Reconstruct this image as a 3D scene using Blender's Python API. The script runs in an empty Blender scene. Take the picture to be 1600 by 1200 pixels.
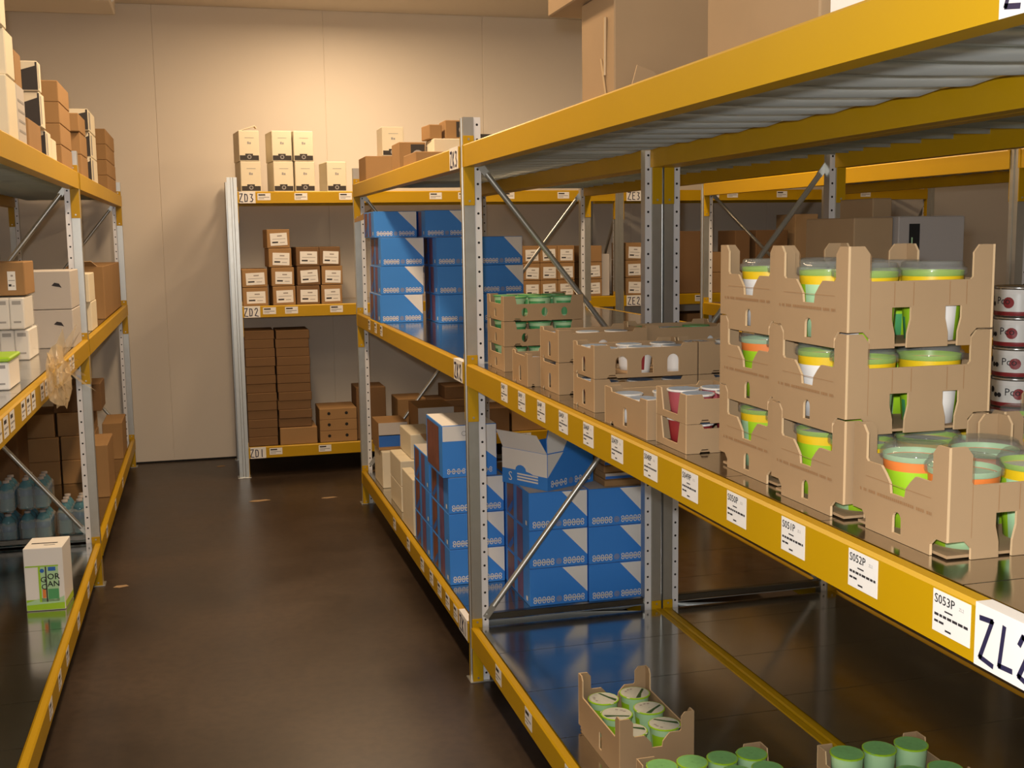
import bpy, math, random
from math import pi, sin, cos, radians
from mathutils import Vector, Matrix
from mathutils.geometry import tessellate_polygon
random.seed(7)
S = bpy.context.scene
COL = S.collection

# ------------------------------------------------------------------ camera
YAW, PITCH, ROLL, EYE = .2612, .1286, -.0141, 1.6
right = Vector((cos(YAW), -sin(YAW), 0)); fwd = Vector((sin(YAW), cos(YAW), 0)); zz = Vector((0, 0, 1))
dvec = fwd*cos(PITCH) - zz*sin(PITCH); up = fwd*sin(PITCH) + zz*cos(PITCH)
r2 = right*cos(ROLL) + up*sin(ROLL); u2 = -right*sin(ROLL) + up*cos(ROLL)
cd = bpy.data.cameras.new('camera'); cd.sensor_width = 36; cd.lens = 36*1797.7/1600; cd.clip_start = .05
cam = bpy.data.objects.new('camera', cd); COL.objects.link(cam)
cam.matrix_world = Matrix(((r2.x, u2.x, -dvec.x, 0), (r2.y, u2.y, -dvec.y, 0), (r2.z, u2.z, -dvec.z, EYE), (0, 0, 0, 1)))
S.camera = cam

# ------------------------------------------------------------------ world, lights, exposure
w = bpy.data.worlds.new('world'); S.world = w; w.use_nodes = True
w.node_tree.nodes['Background'].inputs[0].default_value = (.9, .9, .95, 1)
w.node_tree.nodes['Background'].inputs[1].default_value = .11
S.view_settings.view_transform = 'Standard'; S.view_settings.look = 'None'
S.view_settings.gamma = 1; S.view_settings.exposure = .1; S.view_settings.use_curve_mapping = False

def lamp(name, kind, loc, energy, col, **kw):
    l = bpy.data.lights.new(name, kind); l.energy = energy; l.color = col
    for k, v in kw.items(): setattr(l, k, v)
    o = bpy.data.objects.new(name, l); o.location = loc; COL.objects.link(o); return o
# the flash on the camera, a hand's breadth above and beside the lens
lamp('camera_flash', 'POINT', Vector((0, 0, EYE)) + u2*.07 - r2*.03 + dvec*.02, 125, (1, .985, .97), shadow_soft_size=.02)
# warm ceiling tubes above the aisles
WARM = (1, .72, .45)
lamp('ceiling_tube', 'AREA', (.95, 7.35, 3.12), 36, WARM, shape='RECTANGLE', size=.25, size_y=1.0)
lamp('ceiling_tube', 'AREA', (.22, 5.2, 3.12), 45, WARM, shape='RECTANGLE', size=.2, size_y=1.5)
lamp('ceiling_tube', 'AREA', (.22, 3.3, 3.12), 30, WARM, shape='RECTANGLE', size=.2, size_y=1.5)
lamp('ceiling_tube', 'AREA', (2.75, 5.4, 3.12), 45, WARM, shape='RECTANGLE', size=.2, size_y=1.5)

# ------------------------------------------------------------------ materials
def lin(c):
    c = c/255
    return c/12.92 if c <= .04045 else ((c+.055)/1.055)**2.4
def rgb(r, g, b): return (lin(r), lin(g), lin(b), 1)
def mat(name, col, rough=.6, metal=0, var=0, scale=8, alpha=1, rvar=0, bump=0, stretch=None, spec=.5):
    m = bpy.data.materials.new(name); m.use_nodes = True; nt = m.node_tree; b = nt.nodes['Principled BSDF']
    b.inputs['Base Color'].default_value = col; b.inputs['Roughness'].default_value = rough
    b.inputs['Metallic'].default_value = metal; b.inputs['Alpha'].default_value = alpha
    b.inputs['Specular IOR Level'].default_value = spec
    if var or rvar or bump:
        tc = nt.nodes.new('ShaderNodeTexCoord'); n = nt.nodes.new('ShaderNodeTexNoise')
        n.inputs['Scale'].default_value = scale; n.inputs['Detail'].default_value = 5
        src = tc.outputs['Object']
        if stretch:
            mp = nt.nodes.new('ShaderNodeMapping'); mp.inputs['Scale'].default_value = stretch
            nt.links.new(src, mp.inputs['Vector']); src = mp.outputs['Vector']
        nt.links.new(src, n.inputs['Vector'])
        if var:
            mx = nt.nodes.new('ShaderNodeMix'); mx.data_type = 'RGBA'
            mx.inputs[6].default_value = tuple(max(0, c*(1-var)) for c in col[:3]) + (1,)
            mx.inputs[7].default_value = tuple(min(1, c*(1+var)) for c in col[:3]) + (1,)
            nt.links.new(n.outputs['Fac'], mx.inputs[0]); nt.links.new(mx.outputs[2], b.inputs['Base Color'])
        if rvar:
            mr = nt.nodes.new('ShaderNodeMapRange'); mr.inputs[3].default_value = rough-rvar; mr.inputs[4].default_value = rough+rvar
            nt.links.new(n.outputs['Fac'], mr.inputs[0]); nt.links.new(mr.outputs[0], b.inputs['Roughness'])
        if bump:
            bp = nt.nodes.new('ShaderNodeBump'); bp.inputs['Strength'].default_value = bump; bp.inputs['Distance'].default_value = .01
            nt.links.new(n.outputs['Fac'], bp.inputs['Height']); nt.links.new(bp.outputs[0], b.inputs['Normal'])
    return m
M = dict(
    yellow=mat('yellow_powder_coat', rgb(186, 146, 0), .45, spec=.3, var=.06, scale=3, bump=.05),
    galv=mat('galvanised_steel', rgb(186, 187, 182), .33, .78, var=.06, scale=30, rvar=.04),
    panel=mat('galvanised_shelf_sheet', rgb(196, 193, 186), .15, 1, var=.1, scale=12, rvar=.04),
    under=mat('galvanised_underside', rgb(206, 212, 206), .4, .3, var=.1, scale=10),  # paler, less metallic than the sheet's top: lit look put into the colour
    strut=mat('shaded_strut_steel', rgb(120, 120, 118), .25, 1),  # galvanised steel with shade and dark floor reflection put into its colour
    lip=mat('galvanised_lip', rgb(214, 220, 218), .33, .7, rvar=.05, scale=20),
    dark=mat('dark_hole', rgb(18, 17, 16), .8),
    wall=mat('painted_wall_panel', rgb(222, 213, 200), .7, var=.03, scale=1.5),
    ceil=mat('painted_ceiling', rgb(214, 203, 188), .8),
    card=mat('corrugated_card', rgb(160, 134, 102), .85, var=.07, scale=9, spec=.2),
    card2=mat('brown_card', rgb(158, 124, 84), .85, var=.1, scale=7, spec=.2),
    card3=mat('dark_brown_card', rgb(118, 90, 62), .85, var=.1, scale=7, spec=.2),
    cardedge=mat('card_edge', rgb(205, 176, 136), .9),
    crease=mat('card_crease', rgb(148, 112, 74), .9),
    cream=mat('cream_card', rgb(222, 212, 188), .75, var=.03, scale=6, spec=.25),
    white=mat('white_paper', rgb(232, 230, 226), .6),
    greyw=mat('grey_white_card', rgb(190, 184, 178), .75, spec=.25),
    greyd=mat('grey_card', rgb(160, 153, 148), .8, spec=.2),
    ink=mat('black_ink', rgb(38, 35, 40), .7),
    pen=mat('marker_ink', rgb(34, 30, 66), .6),
    faint=mat('faint_grey_ink', rgb(150, 147, 146), .7),
    blackp=mat('black_print', rgb(48, 42, 38), .6),
    blue=mat('blue_print_card', rgb(58, 138, 230), .5, var=.04, scale=5),
    blued=mat('deep_blue_card', rgb(40, 102, 190), .55),
    art1=mat('brown_photo_print', rgb(120, 74, 62), .5, var=.5, scale=14),
    art2=mat('violet_photo_print', rgb(110, 78, 112), .5, var=.5, scale=14),
    sticker=mat('grey_sticker', rgb(160, 152, 148), .6),
    tape=mat('packing_tape', rgb(190, 160, 118), .25),
    lime=mat('lime_label', rgb(158, 205, 40), .35),
    green=mat('green_label', rgb(80, 160, 100), .4),
    pale=mat('pale_green_label', rgb(176, 216, 168), .4),
    yel2=mat('yellow_band', rgb(226, 190, 30), .35),
    orange=mat('orange_label', rgb(226, 128, 60), .4),
    lid=mat('clear_plastic_lid', rgb(150, 152, 148), .06, alpha=.32),
    foil=mat('silver_foil_lid', rgb(196, 198, 186), .4, 0, var=.15, scale=60),
    foilb=mat('bluish_foil_lid', rgb(160, 186, 222), .28, .3, bump=.3, scale=40),
    foilg=mat('green_foil_lid', rgb(128, 190, 118), .4, 0, var=.25, scale=60),
    dkgreen=mat('dark_green_print', rgb(52, 84, 40), .5),
    cup=mat('white_plastic_cup', rgb(226, 226, 222), .35),
    red=mat('dark_red_label', rgb(140, 40, 44), .4),
    wine=mat('faded_red_label', rgb(164, 76, 84), .45),
    tin=mat('tin_rim', rgb(180, 178, 174), .25, .9),
    water=mat('blue_water_bottle', rgb(88, 140, 156), .1, alpha=.72),
    waterlbl=mat('teal_bottle_label', rgb(44, 100, 136), .3),
    wrapm=mat('clear_wrap', rgb(230, 205, 160), .12, alpha=.4),
    shrink=mat('shrink_film', rgb(225, 225, 220), .08, alpha=.22),
)
def floor_material():
    m = bpy.data.materials.new('worn_concrete_floor'); m.use_nodes = True; nt = m.node_tree; b = nt.nodes['Principled BSDF']
    tc = nt.nodes.new('ShaderNodeTexCoord')
    n1 = nt.nodes.new('ShaderNodeTexNoise'); n1.inputs['Scale'].default_value = 1.6; n1.inputs['Detail'].default_value = 8
    n2 = nt.nodes.new('ShaderNodeTexNoise'); n2.inputs['Scale'].default_value = 26; n2.inputs['Detail'].default_value = 6
    for n in (n1, n2): nt.links.new(tc.outputs['Object'], n.inputs['Vector'])
    r = nt.nodes.new('ShaderNodeValToRGB'); r.color_ramp.elements[0].position = .3; r.color_ramp.elements[1].position = .72
    r.color_ramp.elements[0].color = rgb(46, 36, 28); r.color_ramp.elements[1].color = rgb(72, 57, 44)
    nt.links.new(n1.outputs['Fac'], r.inputs[0])
    mx = nt.nodes.new('ShaderNodeMix'); mx.data_type = 'RGBA'; mx.blend_type = 'MULTIPLY'; mx.inputs[0].default_value = .5
    r3 = nt.nodes.new('ShaderNodeValToRGB'); r3.color_ramp.elements[0].position = .35; r3.color_ramp.elements[0].color = (.45, .45, .45, 1)
    r3.color_ramp.elements[1].position = .6
    nt.links.new(n2.outputs['Fac'], r3.inputs[0]); nt.links.new(r.outputs[0], mx.inputs[6]); nt.links.new(r3.outputs[0], mx.inputs[7])
    nt.links.new(mx.outputs[2], b.inputs['Base Color'])
    mr = nt.nodes.new('ShaderNodeMapRange'); mr.inputs[3].default_value = .22; mr.inputs[4].default_value = .5
    nt.links.new(n1.outputs['Fac'], mr.inputs[0]); nt.links.new(mr.outputs[0], b.inputs['Roughness'])
    return m
def perf_material():
    # galvanised strip with a row of punched holes: UV u across the strip 0..1, v in metres along it
    m = bpy.data.materials.new('perforated_steel'); m.use_nodes = True; nt = m.node_tree; b = nt.nodes['Principled BSDF']
    uv = nt.nodes.new('ShaderNodeUVMap'); uv.uv_map = 'UVMap'
    sx = nt.nodes.new('ShaderNodeSeparateXYZ'); nt.links.new(uv.outputs[0], sx.inputs[0])
    def mth(op, a, bb=None):
        n = nt.nodes.new('ShaderNodeMath'); n.operation = op
        for i, v in enumerate((a, bb)):
            if v is None: continue
            if isinstance(v, (int, float)): n.inputs[i].default_value = v
            else: nt.links.new(v, n.inputs[i])
        return n.outputs[0]
    du = mth('MULTIPLY', mth('SUBTRACT', sx.outputs[0], .5), .024)
    fv = mth('MULTIPLY', mth('SUBTRACT', mth('FRACT', mth('DIVIDE', sx.outputs[1], .05)), .5), .05)
    d = mth('SQRT', mth('ADD', mth('MULTIPLY', du, du), mth('MULTIPLY', fv, fv)))
    hole = mth('LESS_THAN', d, .0042)
    mx = nt.nodes.new('ShaderNodeMix'); mx.data_type = 'RGBA'
    mx.inputs[6].default_value = rgb(228, 228, 230); mx.inputs[7].default_value = rgb(20, 20, 22)  # near-white base paints in the flash glare on the steel strip
    nt.links.new(hole, mx.inputs[0]); nt.links.new(mx.outputs[2], b.inputs['Base Color'])
    b.inputs['Metallic'].default_value = .15; b.inputs['Roughness'].default_value = .35
    return m
M['floor'] = floor_material(); M['perf'] = perf_material()

# ------------------------------------------------------------------ mesh helpers
_TXT = {}
def text_geo(s):
    if s not in _TXT:
        c = bpy.data.curves.new('t', 'FONT'); c.body = s; c.size = 1; c.resolution_u = 2
        o = bpy.data.objects.new('t', c); COL.objects.link(o)
        me = o.evaluated_get(bpy.context.evaluated_depsgraph_get()).to_mesh()
        vs = [(v.co.x, v.co.y) for v in me.vertices]; fs = [tuple(p.vertices) for p in me.polygons]
        bpy.data.objects.remove(o); bpy.data.curves.remove(c)
        _TXT[s] = (vs, fs, max([v[0] for v in vs] or [0]))
    return _TXT[s]

class MB:
    def __init__(s): s.v = []; s.f = []; s.m = []; s.uv = {}; s.sm = []
    def face(s, pts, mt, smooth=False, uv=None):
        i = len(s.v); s.v += [tuple(p) for p in pts]; s.f.append(tuple(range(i, i+len(pts)))); s.m.append(mt); s.sm.append(smooth)
        if uv: s.uv[len(s.f)-1] = uv
    def raw(s, vs, fs, mt, smooth=False):
        i = len(s.v); s.v += [tuple(p) for p in vs]
        for k, f in enumerate(fs):
            s.f.append(tuple(i+a for a in f)); s.m.append(mt[k] if isinstance(mt, list) else mt); s.sm.append(smooth)
    def box(s, a, b, mt, c=0):
        (x0, y0, z0), (x1, y1, z1) = a, b
        if c <= 0:
            vs = [(x, y, z) for z in (z0, z1) for y in (y0, y1) for x in (x0, x1)]
            s.raw(vs, [(0, 2, 3, 1), (4, 5, 7, 6), (0, 1, 5, 4), (2, 6, 7, 3), (0, 4, 6, 2), (1, 3, 7, 5)], mt); return
        # chamfered box
        P = {}
        vs = []
        for ix in (0, 1):
            for iy in (0, 1):
                for iz in (0, 1):
                    X, Y, Z = (x0, x1)[ix], (y0, y1)[iy], (z0, z1)[iz]
                    dx, dy, dz = (c, -c)[ix], (c, -c)[iy], (c, -c)[iz]
                    for ax, p in (('x', (X, Y+dy, Z+dz)), ('y', (X+dx, Y, Z+dz)), ('z', (X+dx, Y+dy, Z))):
                        P[(ix, iy, iz, ax)] = len(vs); vs.append(p)
        fs = []
        for i in (0, 1):
            q = [P[(i, a, b2, 'x')] for a, b2 in ((0, 0), (1, 0), (1, 1), (0, 1))]; fs.append(q if i else q[::-1])
            q = [P[(a, i, b2, 'y')] for a, b2 in ((0, 0), (1, 0), (1, 1), (0, 1))]; fs.append(q[::-1] if i else q)
            q = [P[(a, b2, i, 'z')] for a, b2 in ((0, 0), (1, 0), (1, 1), (0, 1))]; fs.append(q if i else q[::-1])
        for i in (0, 1):
            for j in (0, 1):
                q = [P[(i, j, 0, 'x')], P[(i, j, 0, 'y')], P[(i, j, 1, 'y')], P[(i, j, 1, 'x')]]; fs.append(q if i == j else q[::-1])
                q = [P[(i, 0, j, 'x')], P[(i, 1, j, 'x')], P[(i, 1, j, 'z')], P[(i, 0, j, 'z')]]; fs.append(q if i == j else q[::-1])
                q = [P[(0, i, j, 'y')], P[(0, i, j, 'z')], P[(1, i, j, 'z')], P[(1, i, j, 'y')]]; fs.append(q if i == j else q[::-1])
        for ix in (0, 1):
            for iy in (0, 1):
                for iz in (0, 1):
                    q = [P[(ix, iy, iz, a)] for a in 'xyz']; fs.append(q if (ix+iy+iz) % 2 else q[::-1])
        s.raw(vs, fs, mt)
    def tube(s, p0, p1, r, mt, n=10, r1=None, caps=True):
        p0, p1 = Vector(p0), Vector(p1); d = (p1-p0).normalized()
        a = d.orthogonal().normalized(); b = d.cross(a); r1 = r if r1 is None else r1
        vs = [p0+(a*cos(2*pi*k/n)+b*sin(2*pi*k/n))*r for k in range(n)] + [p1+(a*cos(2*pi*k/n)+b*sin(2*pi*k/n))*r1 for k in range(n)]
        s.raw(vs, [(k, (k+1) % n, n+(k+1) % n, n+k) for k in range(n)], mt, True)
        if caps: s.raw(vs, [tuple(range(n))[::-1], tuple(range(n, 2*n))], mt)
    def lathe(s, prof, n, mt, cx=0, cy=0):
        # prof: list of (r, z); mt: material or f(ring, k)
        vs = [(cx+r*cos(2*pi*k/n), cy+r*sin(2*pi*k/n), z) for r, z in prof for k in range(n)]
        fs = []; ms = []
        for i in range(len(prof)-1):
            for k in range(n):
                fs.append((i*n+k, i*n+(k+1) % n, (i+1)*n+(k+1) % n, (i+1)*n+k)); ms.append(mt(i, k) if callable(mt) else mt)
        s.raw(vs, fs, ms, True)
    def disc(s, c, r, mt, n=16, z=None):
        s.face([(c[0]+r*cos(2*pi*k/n), c[1]+r*sin(2*pi*k/n), c[2]) for k in range(n)], mt)
    def prism(s, loops, o, U, V, N, t, mt, side=None):
        # plate with holes: loops of (u,v); o origin, U,V axes, N outward normal; thickness t backwards
        o, U, V, N = Vector(o), Vector(U), Vector(V), Vector(N)
        flat = [p for l in loops for p in l]
        tris = tessellate_polygon([[Vector((p[0], p[1], 0)) for p in l] for l in loops])
        fr = [o+U*p[0]+V*p[1] for p in flat]; bk = [p-N*t for p in fr]; n = len(flat)
        fs = []
        for a, b, c in tris:
            A, B, C = flat[a], flat[b], flat[c]
            cr = (B[0]-A[0])*(C[1]-A[1])-(B[1]-A[1])*(C[0]-A[0])
            if (cr > 0) == (U.cross(V).dot(N) > 0): f = (a, b, c)
            else: f = (a, c, b)
            fs.append(f); fs.append(tuple(n+k for k in f[::-1]))
        s.raw(fr+bk, fs, mt)
        i = 0
        for l in loops:
            k = len(l)
            s.raw(fr+bk, [(i+a, i+(a+1) % k, n+i+(a+1) % k, n+i+a) for a in range(k)], side or mt); i += k
    def poly(s, pts, o, U, V, mt):
        o, U, V = Vector(o), Vector(U), Vector(V)
        s.face([o+U*a+V*b for a, b in pts], mt)
    def rect(s, a, b, c, d, o, U, V, mt): s.poly([(a, b), (c, b), (c, d), (a, d)], o, U, V, mt)
    def ring(s, c, ri, ro, o, U, V, mt, n=12, sy=1):
        o, U, V = Vector(o), Vector(U), Vector(V)
        P = [[o+U*(c[0]+r*cos(2*pi*k/n))+V*(c[1]+r*sy*sin(2*pi*k/n)) for k in range(n)] for r in (ri, ro)]
        for k in range(n): s.face([P[0][k], P[1][k], P[1][(k+1) % n], P[0][(k+1) % n]], mt)
    def text(s, t, o, U, V, size, mt, bold=0):
        vs, fs, wd = text_geo(t); o, U, V = Vector(o), Vector(U), Vector(V)
        s.raw([o+U*(a*size)+V*(b*size) for a, b in vs], fs, mt)
    def stroke(s, pts, wd, o, U, V, mt):
        o, U, V = Vector(o), Vector(U), Vector(V)
        for (a, b), (c, d) in zip(pts, pts[1:]):
            l = math.hypot(c-a, d-b) or 1; nx, ny = -(d-b)/l*wd/2, (c-a)/l*wd/2; ex, ey = (c-a)/l*wd*.3, (d-b)/l*wd*.3
            s.face([o+U*p+V*q for p, q in ((a+nx-ex, b+ny-ey), (a-nx-ex, b-ny-ey), (c-nx+ex, d-ny+ey), (c+nx+ex, d+ny+ey))], mt)
    def mesh(s, name):
        me = bpy.data.meshes.new(name); me.from_pydata(s.v, [], s.f)
        names = []
        for m in s.m:
            if m not in names: names.append(m)
        for m in names: me.materials.append(M[m])
        me.polygons.foreach_set('material_index', [names.index(m) for m in s.m])
        me.polygons.foreach_set('use_smooth', s.sm)
        if s.uv:
            ul = me.uv_layers.new(name='UVMap')
            for fi, uvs in s.uv.items():
                for li, q in zip(me.polygons[fi].loop_indices, uvs): ul.data[li].uv = q
        me.update(); return me

def link(name, data, parent=None, loc=(0, 0, 0), rot=None):
    o = bpy.data.objects.new(name, data); COL.objects.link(o); o.location = loc
    if rot: o.rotation_euler = rot
    if parent: o.parent = parent
    return o
def tag(o, label=None, cat=None, group=None, kind=None):
    if label: o['label'] = label
    if cat: o['category'] = cat
    if group: o['group'] = group
    if kind: o['kind'] = kind
    return o
def empty(name, label, cat, loc=(0, 0, 0), rz=0, group=None):
    return tag(link(name, None, None, loc, (0, 0, rz)), label, cat, group)
def part(name, mb, parent, loc=(0, 0, 0), rot=None, label=None):
    o = link(name, mb.mesh(name) if isinstance(mb, MB) else mb, parent, loc, rot)
    if label: o['label'] = label
    return o
def children(o): return [c for c in bpy.data.objects if c.parent is o]
def copy_tree(o, parent=None):
    c = o.copy(); COL.objects.link(c); c.parent = parent
    for ch in KIDS.get(o.name, ()): copy_tree(ch, c)
    return c
KIDS = {}
def remember(root):
    for o in children(root):
        KIDS.setdefault(root.name, []).append(o); remember(o)
def dup(root, loc, rz, label, group=None):
    c = copy_tree(root); c.location = loc; c.rotation_euler = (0, 0, rz); c['label'] = label
    if group: c['group'] = group
    return c
def struct(name, mb):
    return tag(link(name, mb.mesh(name)), kind='structure')

# ------------------------------------------------------------------ room shell
XW0, XW1, YW0, YW1, ZC = -1.33, 7.6, -2.6, 8.595, 3.22
m = MB(); m.box((XW0-.1, YW0-.1, -.1), (XW1+.1, YW1+.1, 0), 'floor'); struct('floor', m)
m = MB(); m.box((XW0-.1, YW0-.1, ZC), (XW1+.1, YW1+.1, ZC+.1), 'ceil'); struct('ceiling', m)
m = MB(); xs = [XW0-.1, -.255, .925, 2.105, 3.285, 4.465, 5.645, 6.825, XW1+.1]
for a, b in zip(xs, xs[1:]): m.box((a+.0015, YW1, 0), (b-.0015, YW1+.09, ZC), 'wall', .002)
m.box((XW0-.1, YW1+.004, 0), (XW1+.1, YW1+.1, ZC), 'wall'); struct('wall_back', m)
m = MB(); m.box((XW0-.1, YW0, 0), (XW0, YW1, ZC), 'wall'); struct('wall_left', m)
m = MB(); m.box((XW1, YW0, 0), (XW1+.1, YW1, ZC), 'wall'); struct('wall_right', m)
m = MB(); m.box((XW0, YW0-.1, 0), (XW1, YW0, ZC), 'wall'); struct('wall_front', m)
m = MB(); m.box((XW0+.001, YW1-.004, 0), (XW1-.001, YW1-.0002, .012), 'dark'); struct('baseboard_back', m)
# boxed-in unit under the ceiling, top left
o = empty('ceiling_duct', 'boxed tan duct hanging under the ceiling in the top left corner', 'duct', (-1.32, 7.55, 3.035))
m = MB(); m.box((0, 0, 0), (.865, .45, .184), 'ceil', .008); part('casing', m, o)
m = MB()
for k in range(10):
    a0, a1 = -pi/2+pi*k/10, -pi/2+pi*(k+1)/10
    m.tube((.87+.035*cos(a0), .01, .1+.1*sin(a0)), (.87+.035*cos(a1), .01, .1+.1*sin(a1)), .006, 'white', 6)
part('cable_loop', m, o)

# ------------------------------------------------------------------ racking
ZU, ZM, ZL = 1.908, 1.157, .206
LEVELS = (ZU, ZM, ZL)
BH = .076
def upright_mesh(hb, H=2.0):
    # section in x (0 = aisle face) and y; grooved aisle face, set-back punched flanges
    pr = [(0, -hb), (.036, -hb), (.038, -hb+.005), (.062, -hb+.005), (.062, hb-.005), (.038, hb-.005), (.036, hb), (0, hb),
          (0, .3*hb), (.006, .22*hb), (.006, -.22*hb), (0, -.3*hb)]
    mb = MB(); n = len(pr)
    for i in range(n):
        a, b = pr[i], pr[(i+1) % n]
        q = [(a[0], a[1], .004), (b[0], b[1], .004), (b[0], b[1], H), (a[0], a[1], H)]
        if i in (2, 4): mb.face(q, 'perf', uv=[(0, 0), (1, 0), (1, H), (0, H)])
        else: mb.face(q, 'galv')
    tr = tessellate_polygon([[Vector((p[0], p[1], 0)) for p in pr]])
    mb.raw([(p[0], p[1], H) for p in pr], [t for t in tr], 'galv')
    return mb.mesh('upright')
def mirror_x(me, depth):
    m2 = me.copy(); m2.transform(Matrix.Translation((depth, 0, 0)) @ Matrix.Scale(-1, 4, (1, 0, 0))); m2.flip_normals(); return m2
def beam_mesh(L):
    # along +y from 0 to L, top at z = 0, aisle face at x = -.003, ledge for the shelf sheets behind
    pr = [(-.003, -BH), (-.003, -.005), (.002, 0), (.02, 0), (.024, -.004), (.024, -.012), (.046, -.012), (.046, -BH)]
    mb = MB(); n = len(pr)
    for i in range(n):
        a, b = pr[i], pr[(i+1) % n]
        mb.face([(a[0], 0, a[1]), (b[0], 0, b[1]), (b[0], L, b[1]), (a[0], L, a[1])], 'yellow')
    for y, fl in ((0, 0), (L, 1)):
        q = [(p[0], y, p[1]) for p in pr]
        tr = tessellate_polygon([[Vector((p[0], p[1], 0)) for p in pr]])
        mb.raw(q, [t for t in tr], 'yellow')
    return mb.mesh('beam')
def plate_mesh(sgn):
    # end plate hooked on the side of the upright: sgn -1 lies on y <= 0, +1 on y >= 0
    mb = MB(); y0, y1 = (-.004, 0) if sgn < 0 else (0, .004)
    mb.box((-.001, y0, -.205), (.037, y1, .03), 'yellow', .0012)
    yb = y0-.001 if sgn < 0 else y1+.001
    for z in (.018, -.19): mb.tube((.018, (y0+y1)/2, z), (.018, yb, z), .004, 'galv', 8)
    mb.box((-.005, y0-.008*(sgn < 0), -.075), (-.003, y1+.008*(sgn > 0), -.002), 'yellow')
    return mb.mesh('end_plate')
PLATE = {-1: plate_mesh(-1), 1: plate_mesh(1)}
def price_label(code=None, wd=.074, hh=.054, lines=4):
    # lies on the aisle face (x = 0 plane, seen from -x); reading direction is -y
    mb = MB(); mb.box((-.0006, -wd/2, -hh/2), (0, wd/2, hh/2), 'white')
    o = (-.0009, wd/2, -hh/2); U = (0, -1, 0); V = (0, 0, 1)
    if code:
        [mb.text(code, Vector(o)+Vector((0, -.003-dx, hh*.70+dz)), U, V, .0165, 'ink') for dx, dz in ((0, 0), (.0004, 0))]; mb.text('ZL2', Vector(o)+Vector((0, -.052, hh*.74)), U, V, .006, 'faint')
        mb.rect(.024, .0295, .040, .0315, o, U, V, 'ink')
        x = .004; random.seed(code)
        while x < .068:
            l = random.uniform(.004, .010); mb.rect(x, .021, min(x+l, .070), .0245, o, U, V, 'ink'); x += l+.0016
        mb.rect(.004, .0125, .012, .0155, o, U, V, 'ink'); mb.rect(.0135, .0125, .023, .0155, o, U, V, 'ink'); mb.rect(.026, .005, .038, .0075, o, U, V, 'ink')
    else:
        mb.rect(wd*.08, hh*.66, wd*.6, hh*.86, o, U, V, 'ink'); mb.rect(wd*.08, hh*.38, wd*.9, hh*.48, o, U, V, 'faint'); mb.rect(wd*.08, hh*.18, wd*.5, hh*.26, o, U, V, 'faint')
    return mb.mesh('price_label')
LAB = price_label()
LABW = price_label(None, .085, .045)
GLY = {'Z': [[(.05, .92), (.55, .95), (.08, .08), (.62, .02)]], 'L': [[(.25, .95), (.1, .1), (.6, .12)]],
       '2': [[(.08, .75), (.2, .93), (.42, .92), (.48, .7), (.1, .1), (.6, .0)]], 'D': [[(.1, .9), (.1, .05)], [(.1, .9), (.42, .85), (.5, .5), (.42, .1), (.1, .05)]],
       '3': [[(.1, .9), (.45, .85), (.25, .52), (.5, .3), (.35, .05), (.08, .08)]], '1': [[(.25, .92), (.25, .03)]],
       'E': [[(.5, .92), (.1, .9), (.1, .05), (.52, .03)], [(.1, .5), (.42, .5)]], 'K': [[(.1, .92), (.1, .03)], [(.5, .92), (.12, .45), (.52, .03)]]}
def sign_mesh(txt, wd, hh, lip=True, sw=.009):
    mb = MB(); mb.box((-.0008, -wd/2, -hh/2), (0, wd/2, hh/2), 'white')
    if lip: mb.box((-.0008, -wd/2, hh/2), (.022, wd/2, hh/2+.0012), 'white')
    o = Vector((-.0012, wd/2, -hh/2)); x = wd*.07; cw = (wd*.9)/len(txt)
    for ch in txt:
        for st in GLY[ch]:
            mb.stroke([(x+a*cw*1.25, hh*(.1+.75*b)) for a, b in st], sw, o, (0, -1, 0), (0, 0, 1), 'pen')
        x += cw
    return mb.mesh('aisle_sign')
def panel_mesh(d, L):
    # sheet with folded-down stiffening lips underneath, bow added near the rear beam to catch the flash
    mb = MB(); mb.box((0, 0, -.0012), (d, L, 0), 'panel'); mb.box((.02, .001, -.003), (d-.02, L-.001, -.0012), 'under')
    n = 28
    for y in (.002, L*.5):
        P = []
        for i in range(n+1):
            x = .021+(d-.042)*i/n; t = (x-.30)/(d-.021-.30); b = .075*t*t if t > 0 else 0; hz = .024*min(1, (d-.021-x)/.07)
            P += [(x, y-b, -.003), (x, y-b-.002, -.003-hz), (x, y-b+.004, -.004-hz)]
        mb.raw(P, [(3*i+k, 3*i+3+k, 3*i+4+k, 3*i+1+k) for i in range(n) for k in (0, 1)], 'lip', True)
    return mb.mesh('shelf_panel')
def brace(mb, a, b, r=.0105):
    a, b = Vector(a), Vector(b); d = (b-a); mb.tube(a+d*.05, b-d*.05, r, 'galv', 10)
    for p, q in ((a, a+d*.055), (b, b-d*.055)):
        n = d.normalized(); s = Vector((0, 1, 0)).cross(n)*.012
        e = Vector((0, .003, 0))
        mb.raw([p+s+e, p-s+e, q-s+e, q+s+e, p+s-e, p-s-e, q-s-e, q+s-e], [(0, 1, 2, 3), (7, 6, 5, 4), (0, 4, 5, 1), (1, 5, 6, 2), (2, 6, 7, 3), (3, 7, 4, 0)], 'galv')
        mb.tube(p+n*.012+Vector((0, -.007, 0)) if p is a else p-n*.012+Vector((0, -.007, 0)), (p+n*.012 if p is a else p-n*.012)+Vector((0, .007, 0)), .005, 'galv', 8)
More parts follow.
